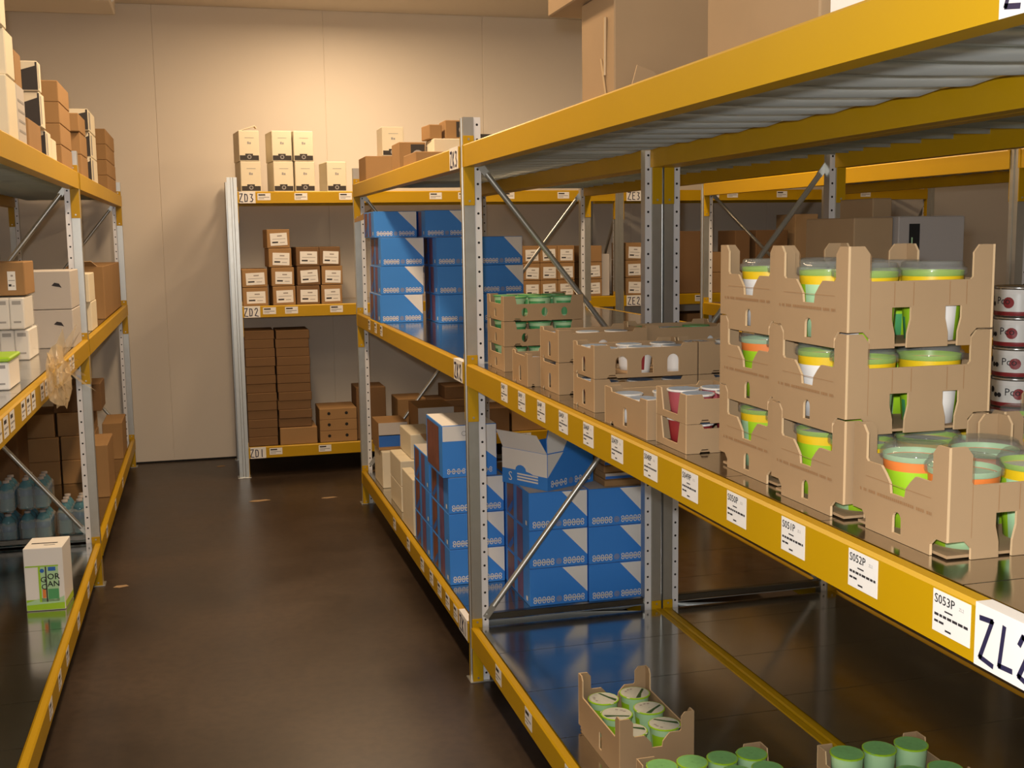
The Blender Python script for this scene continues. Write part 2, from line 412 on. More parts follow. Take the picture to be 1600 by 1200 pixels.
def rack(label, loc, rz, depth, posts, hb=.025, group=None, marks=(), rear=True, pitch=.343, skip=()):
    """posts: y of the upright centres in the rack's own frame (x = 0 aisle face, +x = depth).
    marks: (bay, level, y, mesh) stuck on the front beam's aisle face."""
    root = empty('shelving_rack', label, 'rack', loc, rz, group)
    um = upright_mesh(hb); ur = mirror_x(um, depth)
    posts = sorted(posts)
    foot = MB(); foot.box((-.012, -hb-.012, 0), (.075, hb+.012, .004), 'galv', .001); foot = foot.mesh('foot_plate')
    foot2 = MB(); foot2.box((.002, -hb-.012, 0), (.075, hb+.012, .004), 'galv', .001); footr = mirror_x(foot2.mesh('foot_plate'), depth)
    for y in posts:
        for msh, ft in ((um, foot), (ur, footr)):
            u = part('upright', msh, root, (0, y, 0)); part('foot_plate', ft, u)
        for za, zb in ((.222, .246), (1.925, 1.945)):
            b1 = MB(); b1.box((.05, -.012, za), (depth-.05, .012, zb), 'strut', .002); part('cross_strut', b1, root, (0, y, 0))
        b2 = MB(); brace(b2, (.05, -.018, .235), (depth-.055, -.018, 1.03)); part('diagonal_brace', b2, root, (0, y, 0))
        b3 = MB(); brace(b3, (depth-.055, -.018, 1.07), (.05, -.018, 1.85)); part('diagonal_brace', b3, root, (0, y, 0))
    cache = {}
    for bi, (ya, yb) in enumerate(zip(posts, posts[1:])):
        y0, y1 = ya+hb+.0045, yb-hb-.0045; L = round(y1-y0, 4)
        for li, z in enumerate(LEVELS):
            if (bi, li) in skip: continue
            for side in ((0, 1) if rear else (0,)):
                k = (L, side)
                if k not in cache:
                    bm = beam_mesh(L); cache[k] = mirror_x(bm, depth) if side else bm
                be = part('beam', cache[k], root, (0, y0, z))
                for sg, yy in ((1, -.0045), (-1, L+.0045)):
                    pk = ('p', sg, side)
                    if pk not in cache: cache[pk] = mirror_x(PLATE[sg], depth) if side else PLATE[sg]
                    part('end_plate', cache[pk], be, (0, yy, 0))
                if side == 0:
                    for (mbay, ml, my, mm) in marks:
                        if (mbay, ml) == (bi, li): part(mm.name.split('.')[0], mm, be, (-.0031, my-y0, -.034 if 'price' in mm.name else -BH/2))
            # shelf sheets
            ys = [y1-.002]
            first = .275
            while ys[-1] > y0+.02:
                ys.append(max(y0+.002, ys[-1]-(first if len(ys) == 1 else pitch)))
            for b, a in zip(ys, ys[1:]):
                l = round(b-a-.0024, 4)
                if l < .03: continue
                if ('s', l) not in cache: cache[('s', l)] = panel_mesh(depth-.052, l)
                part('shelf_panel', cache[('s', l)], root, (.026, a+.0012, z-.0005))
    return root

XR, YA, YB_ = .88, 3.915, 6.84
BAY = YB_-YA
P0 = YA-BAY
marks = []
codes = ['S053P', 'S052P', 'S051P', 'S050P', 'S049P', 'S048P', 'S047P', 'S046P', 'S045P', 'S044P', 'S043P', 'S042P']
for k, c in enumerate(codes): marks.append((0, 1, 1.189+.1985*k, price_label(c)))
marks.append((0, 1, 1.087, sign_mesh('ZL2', .112, BH, sw=.0065)))
marks.append((0, 0, 1.087, sign_mesh('ZL3', .112, BH, sw=.0065)))
for y in (3.504, 3.146, 2.75, 2.4): marks.append((0, 2, y, LAB))
for lv, t in ((0, 'ZK3'), (1, 'ZK2'), (2, 'ZK1')): marks.append((1, lv, 4.03, sign_mesh(t, .14, BH)))
for y in (6.295, 6.06, 5.86): marks.append((1, 1, y, LAB))
for y in (4.16, 4.31, 4.47, 4.64, 4.85, 5.2, 5.6): marks.append((1, 2, y, LAB))
marks = [(b, l, y-0, mm) for b, l, y, mm in marks]
RACK1 = rack('rack right of the aisle with the tall tray stacks on its shelf', (XR, 0, 0), 0, .725, [P0, YA, YB_], marks=marks)
RACK2 = rack('rack standing back to back behind the right aisle rack, its bottom shelf bare', (XR+.735+.725, 0, 0), pi, .725, [-P0, -YA, -YB_])
RACK3 = rack('rack beyond the second aisle, seen through the right racks', (3.10, 0, 0), 0, .92, [P0, YA, YB_])
XL = -.514
lm = []
for k in range(14): lm.append((1, 1, -(3.1+.105*k+.1*(k//3)), LAB))
for y in (3.65, 3.89, 4.12, 4.5, 4.9, 5.25): lm.append((1, 2, -y, LAB))
for y in (5.9, 6.5, 7.1): lm.append((0, 2, -y, LAB))
RACKL = rack('rack on the left of the aisle, boxes to the ceiling on its top shelf', (XL, 0, 0), pi, .725, [-2.645, -5.569, -8.493], marks=lm)
XB, YBK = .186, 7.83
bm_ = []
for lv, t in ((0, 'ZD3'), (1, 'ZD2'), (2, 'ZD1')): bm_.append((1, lv, -.122, sign_mesh(t, .115, BH, False, .006)))
for lv, t in ((0, 'ZE3'), (1, 'ZE2')): bm_.append((0, lv, -2.83, sign_mesh(t, .115, BH, False, .006)))
for lv, L_ in ((0, (.235, .475, .77, 1.385, 1.585, 1.9, 2.3)), (1, (.24, .385, .685, 1.5, 2.2)), (2, (.245, .575, 1.3, 2.0))):
    for x in L_: bm_.append((1, lv, -x, LABW))
for lv, L_ in ((0, (2.95, 3.45, 3.6, 4.0, 4.7)), (1, (2.95, 3.35, 4.0))):
    for x in L_: bm_.append((0, lv, -x, LABW))
RACKB = rack('rack standing against the back wall at the end of the aisle', (XB, YBK, 0), pi/2, .72, [-.032, -2.72, -5.27], hb=.032, marks=bm_)
TOPS = .0005   # shelf sheet top below beam top

# ------------------------------------------------------------------ cartons
ORD = ['lowest', 'second', 'third', 'fourth', 'fifth', 'sixth', 'seventh', 'eighth', 'ninth', 'tenth', 'eleventh', 'twelfth']
def nth(i, n): return 'topmost' if i == n-1 else ORD[i]
E_ = .0007
def front(w, d, h): return ((0, -E_, 0), (1, 0, 0), (0, 0, 1))
def left(w, d, h): return ((-E_, d, 0), (0, -1, 0), (0, 0, 1))
def rightf(w, d, h): return ((w+E_, 0, 0), (0, 1, 0), (0, 0, 1))
def topf(w, d, h): return ((0, 0, h+E_), (1, 0, 0), (0, 1, 0))
def seam(mb, w, d, h, col='crease', tape=None):
    o, U, V = topf(w, d, h); mb.rect(.004, d/2-.001, w-.004, d/2+.001, o, U, V, col)
    if tape: mb.rect(.002, d/2-.022, w-.002, d/2+.022, (0, 0, h+E_*.8), U, V, tape)
def chain(mb, a, b, z, hgt, o, U, V, mt='white', n=4, mid=True):
    # knotted braid: rows of linked rings left and right of a round medallion
    c = (a+b)/2; r = hgt/2; md = r*1.15 if mid else 0
    for lo, hi in ((a, c-md-.002), (c+md+.002, b)):
        st = (hi-lo)/n
        for k in range(n):
            x = lo+st*(k+.5)
            mb.ring((x, z+r*.48), r*.3, r*.56, o, U, V, mt, 10); mb.ring((x, z-r*.48), r*.3, r*.56, o, U, V, mt, 10)
            if k < n-1: mb.stroke([(x+st*.2, z+r*.3), (x+st*.8, z-r*.3)], r*.3, o, U, V, mt); mb.stroke([(x+st*.2, z-r*.3), (x+st*.8, z+r*.3)], r*.3, o, U, V, mt)
    if mid:
        mb.ring((c, z), r*.72, r*.9, o, U, V, 'sticker', 14); mb.ring((c, z), r*.25, r*.5, o, U, V, 'sticker', 12)
def st_plain(c='card', tape=None):
    def f(mb, w, d, h): mb.box((0, 0, 0), (w, d, h), c, .003); seam(mb, w, d, h, 'crease', tape)
    return f
def st_blue(mb, w, d, h, fr=True):
    mb.box((0, 0, 0), (w, d, h), 'blue', .002)
    o, U, V = front(w, d, h)
    mb.poly([(w*.56, h-.002), (w-.002, h*.28), (w-.002, h-.002)], o, U, V, 'white')
    chain(mb, w*.05, w*.95, h*.155, h*.17, o, U, V, n=5)
    o, U, V = left(w, d, h)
    mb.rect(d*.08, h*.04, d*.36, h*.96, o, U, V, 'art1'); mb.rect(d*.5, h*.04, d*.74, h*.96, o, U, V, 'art2'); mb.poly([(d*.1, h*.1), (d*.34, h*.5), (d*.34, h*.3), (d*.2, h*.06)], Vector(o)+Vector((-.0003, 0, 0)), U, V, 'blued')
    mb.rect(d*.86, h*.1, d*.92, h*.22, o, U, V, 'white')
    o, U, V = topf(w, d, h); mb.rect(.002, .002, w-.002, d-.002, o, U, V, 'greyw'); mb.rect(.004, d/2-.001, w-.004, d/2+.001, (0, 0, h+2*E_), U, V, 'crease')
def st_blue_end(mb, w, d, h):
    # the same carton seen from its other side: grey sticker and a large letter
    mb.box((0, 0, 0), (w, d, h), 'blue', .002)
    o, U, V = front(w, d, h); o2 = Vector(o)+Vector((0, -.0003, 0))
    mb.rect(.006, h*.3, .055, h*.88, o, U, V, 'sticker')
    for k in range(4): mb.rect(.012, h*(.38+.12*k), .048, h*(.43+.12*k), o2, U, V, 'ink')
    mb.text('B', Vector(o)+Vector((.075, 0, h*.08)), U, V, h*.26, 'white')
    o, U, V = topf(w, d, h); mb.rect(.002, .002, w-.002, d-.002, o, U, V, 'card2')
def st_blue_tall(mb, w, d, h):
    mb.box((0, 0, 0), (w, d, h), 'blue', .002)
    o, U, V = front(w, d, h)
    mb.rect(.002, h*.70, w*.64, h-.002, o, U, V, 'white'); mb.poly([(w*.64, h-.002), (w*.64, h*.62), (w-.002, h*.33), (w-.002, h-.002)], o, U, V, 'white')
    chain(mb, w*.06, w*.93, h*.12, h*.10, o, U, V)
    o2 = Vector(o)+Vector((0, -.0003, 0)); mb.ring((w*.4, h*.84), .008, .010, o2, U, V, 'faint')
    o, U, V = left(w, d, h); mb.rect(d*.06, h*.06, d*.8, h*.94, o, U, V, 'art1')
    o, U, V = topf(w, d, h); mb.rect(.002, .002, w-.002, d-.002, o, U, V, 'white')
def st_blue_band(mb, w, d, h):
    mb.box((0, 0, 0), (w, d, h), 'card2', .002); o, U, V = front(w, d, h)
    mb.rect(.001, h*.52, w-.001, h-.001, o, U, V, 'greyw'); mb.rect(.001, h*.12, w-.001, h*.55, o, U, V, 'blued')
def st_logo(mb, w, d, h):
    mb.box((0, 0, 0), (w, d, h), 'cream', .003); o, U, V = front(w, d, h)
    mb.rect(.004, .006, w-.004, h*.19, o, U, V, 'blackp'); mb.rect(w*.3, h*.19, w*.68, h*.245, o, U, V, 'blackp')
    o2 = Vector(o)+Vector((0, -.0003, 0)); mb.ring((w*.5, h*.14), .008, .014, o2, U, V, 'faint', 12)
    mb.rect(w*.42, h*.56, w*.5, h*.64, o, U, V, 'faint'); mb.rect(w*.52, h*.56, w*.6, h*.62, o, U, V, 'faint'); mb.rect(w*.3, h*.76, w*.75, h*.775, o, U, V, 'faint')
    seam(mb, w, d, h)
def st_flat(mb, w, d, h):
    mb.box((0, 0, 0), (w, d, h), 'card3', .003); o, U, V = front(w, d, h); mb.rect(.004, h*.93, w-.004, h*.97, o, U, V, 'crease'); seam(mb, w, d, h)
def st_holes(mb, w, d, h):
    mb.box((0, 0, 0), (w, d, h), 'card2', .003); o, U, V = front(w, d, h)
    for x in (.25, .72): mb.ring((w*x, h*.55), 0.0001, .011, o, U, V, 'dark', 14)
    seam(mb, w, d, h)
def st_diag(mb, w, d, h):
    # cream carton with a dark slanted half on the side that faces the aisle end
    mb.box((0, 0, 0), (w, d, h), 'cream', .003); o, U, V = front(w, d, h)
    mb.poly([(.002, h*.62), (w*.95, h*.85), (w*.95, .004), (.002, .004)], o, U, V, 'blackp'); mb.rect(w*.9, .004, w-.002, h-.004, Vector(o)+Vector((0, -.0003, 0)), U, V, 'blackp')
    o, U, V = rightf(w, d, h); mb.rect(d*.1, h*.1, d*.3, h*.9, o, U, V, 'faint'); seam(mb, w, d, h)
def st_bird(mb, w, d, h):
    mb.box((0, 0, 0), (w, d, h), 'greyw', .003); o, U, V = front(w, d, h)
    x, z = w*.62, h*.62; mb.poly([(x, z), (x+.012, z+.012), (x+.03, z+.008), (x+.04, z-.01), (x+.03, z-.006), (x+.016, z-.004)], o, U, V, 'ink'); seam(mb, w, d, h)
def st_spout(mb, w, d, h):
    mb.box((0, 0, 0), (w, d, h), 'greyw', .003); o, U, V = front(w, d, h)
    mb.ring((w*.6, h*.88), .0001, .014, o, U, V, 'ink', 12); mb.rect(w*.57, h*.76, w*.63, h*.86, o, U, V, 'ink'); o, U, V = rightf(w, d, h)
    for k in range(4): mb.rect(d*.1, h*(.2+.17*k), d*.9, h*(.24+.17*k), o, U, V, 'faint')
def st_emblem(mb, w, d, h):
    mb.box((0, 0, 0), (w, d, h), 'card2', .003); o, U, V = front(w, d, h)
    mb.rect(w*.45, h*.1, w*.97, h*.92, o, U, V, 'blackp'); mb.ring((w*.71, h*.5), .0001, h*.22, Vector(o)+Vector((0, -.0003, 0)), U, V, 'sticker', 14)
def st_text(mb, w, d, h):
    mb.box((0, 0, 0), (w, d, h), 'white', .003); o, U, V = left(w, d, h)
    random.seed(3)
    for r_ in range(9):
        x = d*.5
        while x < d*.95:
            l = random.uniform(.01, .03); mb.rect(x, h*(.1+.09*r_), min(x+l, d*.96), h*(.13+.09*r_), o, U, V, 'art2'); x += l+.006
STYLES = dict(plain=st_plain(), brown=st_plain('card2'), dbrown=st_plain('card3'), cream=st_plain('cream'), grey=st_plain('greyw'), dgrey=st_plain('greyd'), taped=st_plain('card2', 'tape'),
              blue=st_blue, blue_end=st_blue_end, blue_tall=st_blue_tall, blue_band=st_blue_band, logo=st_logo, flat=st_flat, holes=st_holes, diag=st_diag,
              bird=st_bird, spout=st_spout, emblem=st_emblem, text=st_text)
_BX = {}
def box(name, label, loc, size, style, rz=0, group=None, cat='box'):
    k = (style,)+tuple(size)
    if k not in _BX:
        mb = MB(); STYLES[style](mb, *size); _BX[k] = mb.mesh(name)
    return tag(link(name, _BX[k], None, loc, (0, 0, rz)), label, cat, group)
def child_label(o, size, at, mt='white', lines=True, rz=0):
    # paper label stuck on the front of a carton
    w, h = size; mb = MB(); mb.box((0, -.0008, 0), (w, 0, h), mt); q = ((0, -.0011, 0), (1, 0, 0), (0, 0, 1))
    if lines:
        mb.rect(w*.42, h*.72, w*.7, h*.82, *q, 'greyd'); mb.rect(w*.1, h*.2, w*.45, h*.32, *q, 'ink'); mb.rect(w*.12, h*.5, w*.9, h*.54, *q, 'faint'); mb.rect(w*.55, h*.2, w*.85, h*.25, *q, 'faint')
    return part('paper_label', mb.mesh('paper_label'), o, at, (0, rz, 0))

def zt(i): return LEVELS[i]-.0005+.0006
ZTU, ZTM, ZTL = zt(0), zt(1), zt(2)

# ------------------------------------------------------------------ trays and tubs
def arch(c, wd, v0, v1, n=8):
    r = wd/2; P = [(c-r, v0), (c-r, v1-r)]
    P += [(c+r*cos(pi-pi*k/n), v1-r+r*sin(pi*k/n)) for k in range(1, n)]
    return P+[(c+r, v1-r), (c+r, v0)]
def oval(c, v, a, b, n=14): return [(c+a*cos(2*pi*k/n), v+b*sin(2*pi*k/n)) for k in range(n)]
def panel_loop(L, H, nb, tw, cw, ch, feats=(), foot=()):
    # outline of a tray wall: high corner tabs, low middle, cut-away feet; feats cut the top edge, foot cuts the bottom edge
    P = [(0, ch), (cw*.7, ch), (cw, ch*.6), (cw, 0)]
    for c, a, b, hh in foot: P += [(c-a, 0), (c-a*1.05, hh*.35), (c-b, hh*.7), (c-b, hh), (c+b, hh), (c+b, hh*.7), (c+a*1.05, hh*.35), (c+a, 0)]
    P += [(L-cw, 0), (L-cw, ch*.6), (L-cw*.7, ch), (L, ch), (L, H), (L-tw+.010, H), (L-tw, H-.012), (L-tw, nb+.004), (L-tw-.004, nb)]
    for c, a, b, dp in feats:
        P += [(c+a, nb), (c+a*.75, nb-dp*.25), (c+b*1.15, nb-dp*.6), (c+b, nb-dp), (c-b, nb-dp), (c-b*1.15, nb-dp*.6), (c-a*.75, nb-dp*.25), (c-a, nb)]
    P += [(tw+.004, nb), (tw, nb+.004), (tw, H-.012), (tw-.010, H), (0, H)]
    return P
TK = .004
def big_tray():
    W, D, H = .255, .23, .155
    root = empty('tub_tray', '', 'tray'); NB = .102
    mb = MB(); mb.box((TK+.002, TK+.002, .002), (W-TK-.002, D-TK-.002, .006), 'card'); part('base', mb, root)
    lp = panel_loop(D, H, NB, .034, .036, .026, [(D*.5, .042, .017, .036)])
    for nm, o, U, N in (('end_panel', (0, D, 0), (0, -1, 0), (-1, 0, 0)), ('end_panel', (W, 0, 0), (0, 1, 0), (1, 0, 0))):
        mb = MB(); mb.prism([lp, arch(D*.5, .021, .010, .042)], o, U, (0, 0, 1), N, TK, 'card', 'cardedge')
        q = Vector(o)+Vector(N)*E_
        random.seed(11); x = .02
        while x < D-.03:
            l = random.uniform(.002, .0055); mb.rect(x, .056, x+l, .0605, q, U, (0, 0, 1), 'crease'); x += l+random.choice((.0012, .0012, .0012, .006))
        mb.rect(.035, .0795, D-.035, .0803, q, U, (0, 0, 1), 'crease')
        part(nm, mb, root)
    lp = panel_loop(W, H, NB, .034, .036, .026, foot=[(W*.36, .011, .017, .062), (W*.73, .009, .015, .062)])
    for o, U, N in (((TK+.0004, 0, 0), (1, 0, 0), (0, -1, 0)), ((W-TK-.0004, D, 0), (-1, 0, 0), (0, 1, 0))):
        l2 = [(a*(W-2*TK-.0008)/W, b) for a, b in lp]
        mb = MB(); mb.prism([l2], o, U, (0, 0, 1), N, TK, 'card', 'cardedge'); q = Vector(o)+Vector(N)*E_
        for c in (W*.36-.017, W*.36+.016, W*.73-.015, W*.73+.015): mb.rect(c, .064, c+.0012, NB-.002, q, U, (0, 0, 1), 'crease')
        mb.rect(.0335, .03, .0343, H-.014, q, U, (0, 0, 1), 'crease')
        part('side_panel', mb, root)
    remember(root); return root
def tub_mesh(v):
    c1, c2, c3 = [('lime', 'yel2', 'white'), ('lime', 'yel2', 'pale'), ('pale', 'orange', 'lime')][v]
    mb = MB(); n = 24
    def mt(i, k):
        if i == 0: return 'cup'
        if i == 4: return c1
        if i == 3: return c2
        return c3 if 3 < k < 10 or 15 < k < 19 else (('green' if i == 1 and k % 12 == 1 else c1))
    mb.lathe([(0.001, .0), (.040, 0), (.043, .035), (.047, .086), (.048, .100), (.0485, .108)], n, mt)
    mb.disc((0, 0, .099), .0475, 'pale' if v == 2 else 'cream', 20)
    return mb.mesh('cup')
def lid_mesh():
    mb = MB(); mb.lathe([(.0495, .100), (.053, .102), (.053, .111), (.051, .114), (.048, .1145), (.047, .121), (.044, .123), (.001, .1235)], 24, 'lid'); return mb.mesh('clear_lid')
TUBM = [tub_mesh(i) for i in range(3)]; LIDM = lid_mesh()
PROTO = {}
def tub(loc, v, label, group):
    o = empty('tub', label, 'tub', loc, random.uniform(0, 6.28), group); part('label_cup', TUBM[v], o); part('clear_lid', LIDM, o); return o
bt = big_tray(); first_bt = [True]
def place_tray(loc, label, group, tubs, desc, vs=(0, 1, 2)):
    if first_bt[0]: t = bt; t.location = loc; t['label'] = label; t['group'] = group; first_bt[0] = False
    else: t = dup(bt, loc, 0, label, group)
    for k, (px, py, where) in enumerate(tubs):
        tub((loc[0]+px, loc[1]+py, loc[2]+.0065), vs[k % len(vs)], f'tub in {desc}, {where}', 'clear-lidded tubs in the tall tray stacks')
G4 = [(.068, .060, 'aisle-side near corner'), (.186, .060, 'inner near corner'), (.068, .170, 'aisle-side far corner'), (.186, .170, 'inner far corner')]
PIT = .132
for i in range(3):
    nm = ('bottom', 'middle', 'top')[i]
    place_tray((.932, 1.535, ZTM+PIT*i), f'brown tub tray, {nm} of the nearer tall stack of three', 'trays of the nearer tall stack', G4, f'{nm} tray of nearer tall stack', [(1, 0, 1), (1, 0, 0), (0, 0, 1)][i])
    place_tray((.948, 1.777, ZTM+PIT*i), f'brown tub tray, {nm} of the farther tall stack of three', 'trays of the farther tall stack', G4, f'{nm} tray of farther tall stack', [(2, 0, 1), (0, 2, 2), (2, 2, 0)][i])
place_tray((.945, 1.298, ZTM), 'single brown tub tray in front of the tall stacks, nearest to the camera', 'single tub trays', G4, 'single tray before the tall stacks', (2, 1, 2))
place_tray((1.215, 1.535, ZTM), 'single brown tub tray behind the nearer tall stack, beside its far end', 'single tub trays', G4, 'single tray behind nearer tall stack', (1, 0))

def cup_mesh(body, lab, foil, r0, r1, h, lidr):
    mb = MB(); n = 18
    mb.lathe([(.001, 0), (r0, 0), (r0+(r1-r0)*.15, h*.15), (r0+(r1-r0)*.8, h*.8), (r1, h)], n, lambda i, k: body if i in (0, 1, 3) else (lab if k % 9 > 2 else body))
    return mb.mesh('cup')
def foil_mesh(foil, lidr, h, rim):
    mb = MB(); n = 18
    mb.lathe([(lidr*.9, h-.004), (lidr, h-.002), (lidr, h+.001), (lidr*.93, h+.0015), (lidr*.90, h+.0012), (.001, h+.0014)], n, lambda i, k: rim if i < 3 else foil)
    mb.sm = [False]*len(mb.sm)
    if foil == 'foil':
        mb.face([(lidr*.85*cos(a), lidr*.85*sin(a), h+.0018) for a in (.5, .7, .9)]+[(lidr*.3*cos(2.2), lidr*.3*sin(2.2), h+.0018)]+[(lidr*.85*cos(a), lidr*.85*sin(a), h+.0018) for a in (3.0, 2.8)]+[(lidr*.36*cos(2.0), lidr*.36*sin(2.0)+.004, h+.0018)], 'dkgreen')
        for a0 in (4.0, 4.4, 4.9): mb.rect(lidr*.6*cos(a0)-.004, lidr*.6*sin(a0)-.003, lidr*.6*cos(a0)+.004, lidr*.6*sin(a0)+.003, (0, 0, h+.0018), (1, 0, 0), (0, 1, 0), 'greyd')
    mb.face([(lidr*.98*cos(a), lidr*.98*sin(a), h+.002) for a in (-.15, .15)]+[(lidr*1.04, .004, h+.001), (lidr*1.04, -.004, h+.001)], foil)
    return mb.mesh('foil_lid')
CUPS = dict(
    blue=(cup_mesh('cup', 'white', 'foilb', .024, .032, .066, .034), foil_mesh('foilb', .0345, .066, 'cup')),
    red=(cup_mesh('cup', 'red', 'foilb', .024, .032, .066, .034), foil_mesh('foilb', .0345, .066, 'cup')),
    redlow=(cup_mesh('red', 'red', 'foilb', .025, .032, .05, .034), foil_mesh('foilb', .0345, .05, 'cup')),
    wine=(cup_mesh('wine', 'wine', 'foilb', .025, .032, .05, .034), foil_mesh('foilb', .0345, .05, 'cup')),
    green=(cup_mesh('pale', 'green', 'foilg', .030, .038, .070, .04), foil_mesh('foilg', .041, .070, 'green')),
    silver=(cup_mesh('pale', 'lime', 'foil', .030, .041, .10, .043), foil_mesh('foil', .0435, .10, 'lime')),
    glid=(cup_mesh('pale', 'pale', 'foilg', .030, .0365, .105, .038), foil_mesh('foilg', .0388, .105, 'lime')))
CUPM = dict(blue=.0435, red=.0435, wine=.043, redlow=.043, green=.051, glid=.048)
def cupthing(kind, loc, label, group):
    o = empty('pot', label, 'pot', loc, random.uniform(0, 6.28), group)
    part('pot_body', CUPS[kind][0], o); part('foil_lid', CUPS[kind][1], o); return o
_ST = {}
def small_tray(W, D, h, H, nholes, endholes, wtop=None, oval_=False, big_end=False):
    key = (W, D, h, H, nholes, endholes, oval_, big_end)
    if key in _ST: return _ST[key]
    parts = []
    mb = MB(); mb.box((TK, TK, .002), (W-TK, D-TK, .005), 'card'); parts.append(('base', mb.mesh('base')))
    def lp(L): return [(0, 0), (L*.12, 0), (L*.14, .008), (L*.2, .008), (L*.22, 0), (L, 0), (L, H), (L*.86, H), (L*.84, h), (L*.16, h), (L*.14, H), (0, H)]
    for o, U, N in (((0, 0, 0), (1, 0, 0), (0, -1, 0)), ((W, D, 0), (-1, 0, 0), (0, 1, 0))):
        hs = []
        for k in range(nholes):
            c = W*(.26+.5*k/max(1, nholes-1)) if nholes > 1 else W*.5
            hs.append(oval(c, h*.5, .011, .015) if oval_ else arch(c, .032, .010, .010+h*.62))
        mb = MB(); mb.prism([lp(W)]+hs, o, U, (0, 0, 1), N, TK*.8, 'card', 'cardedge'); parts.append(('side_panel', mb.mesh('side_panel')))
    for o, U, N in (((0, D-TK, 0), (0, -1, 0), (-1, 0, 0)), ((W, TK, 0), (0, 1, 0), (1, 0, 0))):
        L = D-2*TK
        hs = [arch(L*.5, .024, .010, .010+h*.55)] if endholes else []
        if big_end:
            l2 = [(0, 0), (L, 0), (L, H), (L*.8, H), (L*.72, h*.28), (L*.22, h*.28), (L*.14, H), (0, H)]
        else: l2 = lp(L)
        mb = MB(); mb.prism([l2]+hs, o, U, (0, 0, 1), N, TK*.8, 'card', 'cardedge'); parts.append(('end_panel', mb.mesh('end_panel')))
    _ST[key] = parts; return parts
def stray(loc, spec, label, group, rz=0):
    o = empty('pot_tray', label, 'tray', loc, rz, group)
    for nm, me in small_tray(*spec): part(nm, me, o)
    return o
def fill(loc, W, D, nx, ny, kinds, desc, group, only=None, zoff=.0055):
    rows = ['near row', 'second row', 'third row', 'fourth row']
    for j in range(ny):
        for i in range(nx):
            if only and not only(i, j): continue
            px = W*(i+.5)/nx; py = D*(j+.5)/ny
            mg = max(CUPM[k] for k in kinds); px = mg+(W-2*mg)*i/max(1, nx-1) if nx > 1 else W/2
            py = mg+(D-2*mg)*j/max(1, ny-1) if ny > 1 else D/2
            cupthing(kinds[(i+j) % len(kinds)], (loc[0]+px, loc[1]+py, loc[2]+zoff),
                     f'pot in {desc}, {rows[j]}, {("first", "second", "third", "fourth")[i]} from aisle', group)
near = lambda i, j: j == 0 or i == 0
# two small trays of red-labelled pots, next to the tall stacks
for k, nm in enumerate(('lower', 'upper')):
    l = (.926, 2.112, ZTM+.0605*k); stray(l, (.24, .16, .05, .0595, 0, False, None, False, True), f'{nm} of two low trays of red-labelled pots beside the tall tray stacks', 'low trays of red-labelled pots')
    fill(l, .24, .16, 3, 2, ['wine'] if k else ['redlow'], f'{nm} tray of red-labelled pots', 'red-labelled pots', None if k else near, zoff=.0058)
# trays of pots with bluish lids along the middle shelf
def tray_of(loc, W, D, tiers, h, nx, ny, kinds, desc, short, pl, grp, nh=3, eh=True, oval_=False, low=1):
    for k in range(tiers):
        nm = '' if tiers == 1 else (('lower', 'upper') if tiers == 2 else ('bottom', 'middle', 'top'))[k]+' '
        l = (loc[0], loc[1], loc[2]+(h+.0045)*k)
        stray(l, (W, D, (h-.006)*low, h+.003, nh, eh, None, oval_), f'{nm}cardboard tray {desc}', grp)
        fill(l, W, D, nx, ny, kinds, f'{nm}tray {short}', pl, None if k == tiers-1 else near)
tray_of((.91, 2.284, ZTM), .28, .27, 1, .084, 3, 3, ['blue'], 'of white pots just behind the red-labelled trays', 'behind red-labelled trays', 'white pots with bluish lids', 'trays of white pots', nh=2)
tray_of((.932, 2.692, ZTM), .277, .168, 2, .080, 3, 2, ['blue', 'red'], 'with arched windows in the middle of the shelf', 'with arched windows', 'white pots with bluish lids', 'trays of white pots')
tray_of((1.215, 2.692, ZTM), .277, .168, 2, .080, 3, 2, ['blue'], 'set end to end behind the arched-window trays', 'behind arched-window trays', 'white pots with bluish lids', 'trays of white pots')
tray_of((.945, 3.03, ZTM), .262, .18, 2, .086, 3, 2, ['blue'], 'stacked two high nearer the upright', 'stacked nearer the upright', 'white pots with bluish lids', 'trays of white pots', nh=1)
tray_of((1.211, 3.05, ZTM), .262, .18, 2, .088, 3, 2, ['blue', 'green'], 'set end to end behind the stack nearer the upright', 'behind stack nearer the upright', 'white pots with bluish lids', 'trays of white pots', nh=2, oval_=True)
tray_of((.91, 3.225, ZTM), .1, .17, 1, .094, 1, 2, ['blue'], 'standing alone at the shelf edge before the green-lidded trays', 'alone at the shelf edge', 'white pots with bluish lids', 'trays of white pots', nh=0)
tray_of((.942, 3.615, ZTM), .272, .225, 3, .078, 3, 2, ['green'], 'of green-lidded pots beside the upright', 'with green lids', 'green-lidded pots beside the upright', 'trays of green-lidded pots', oval_=True, low=.76)

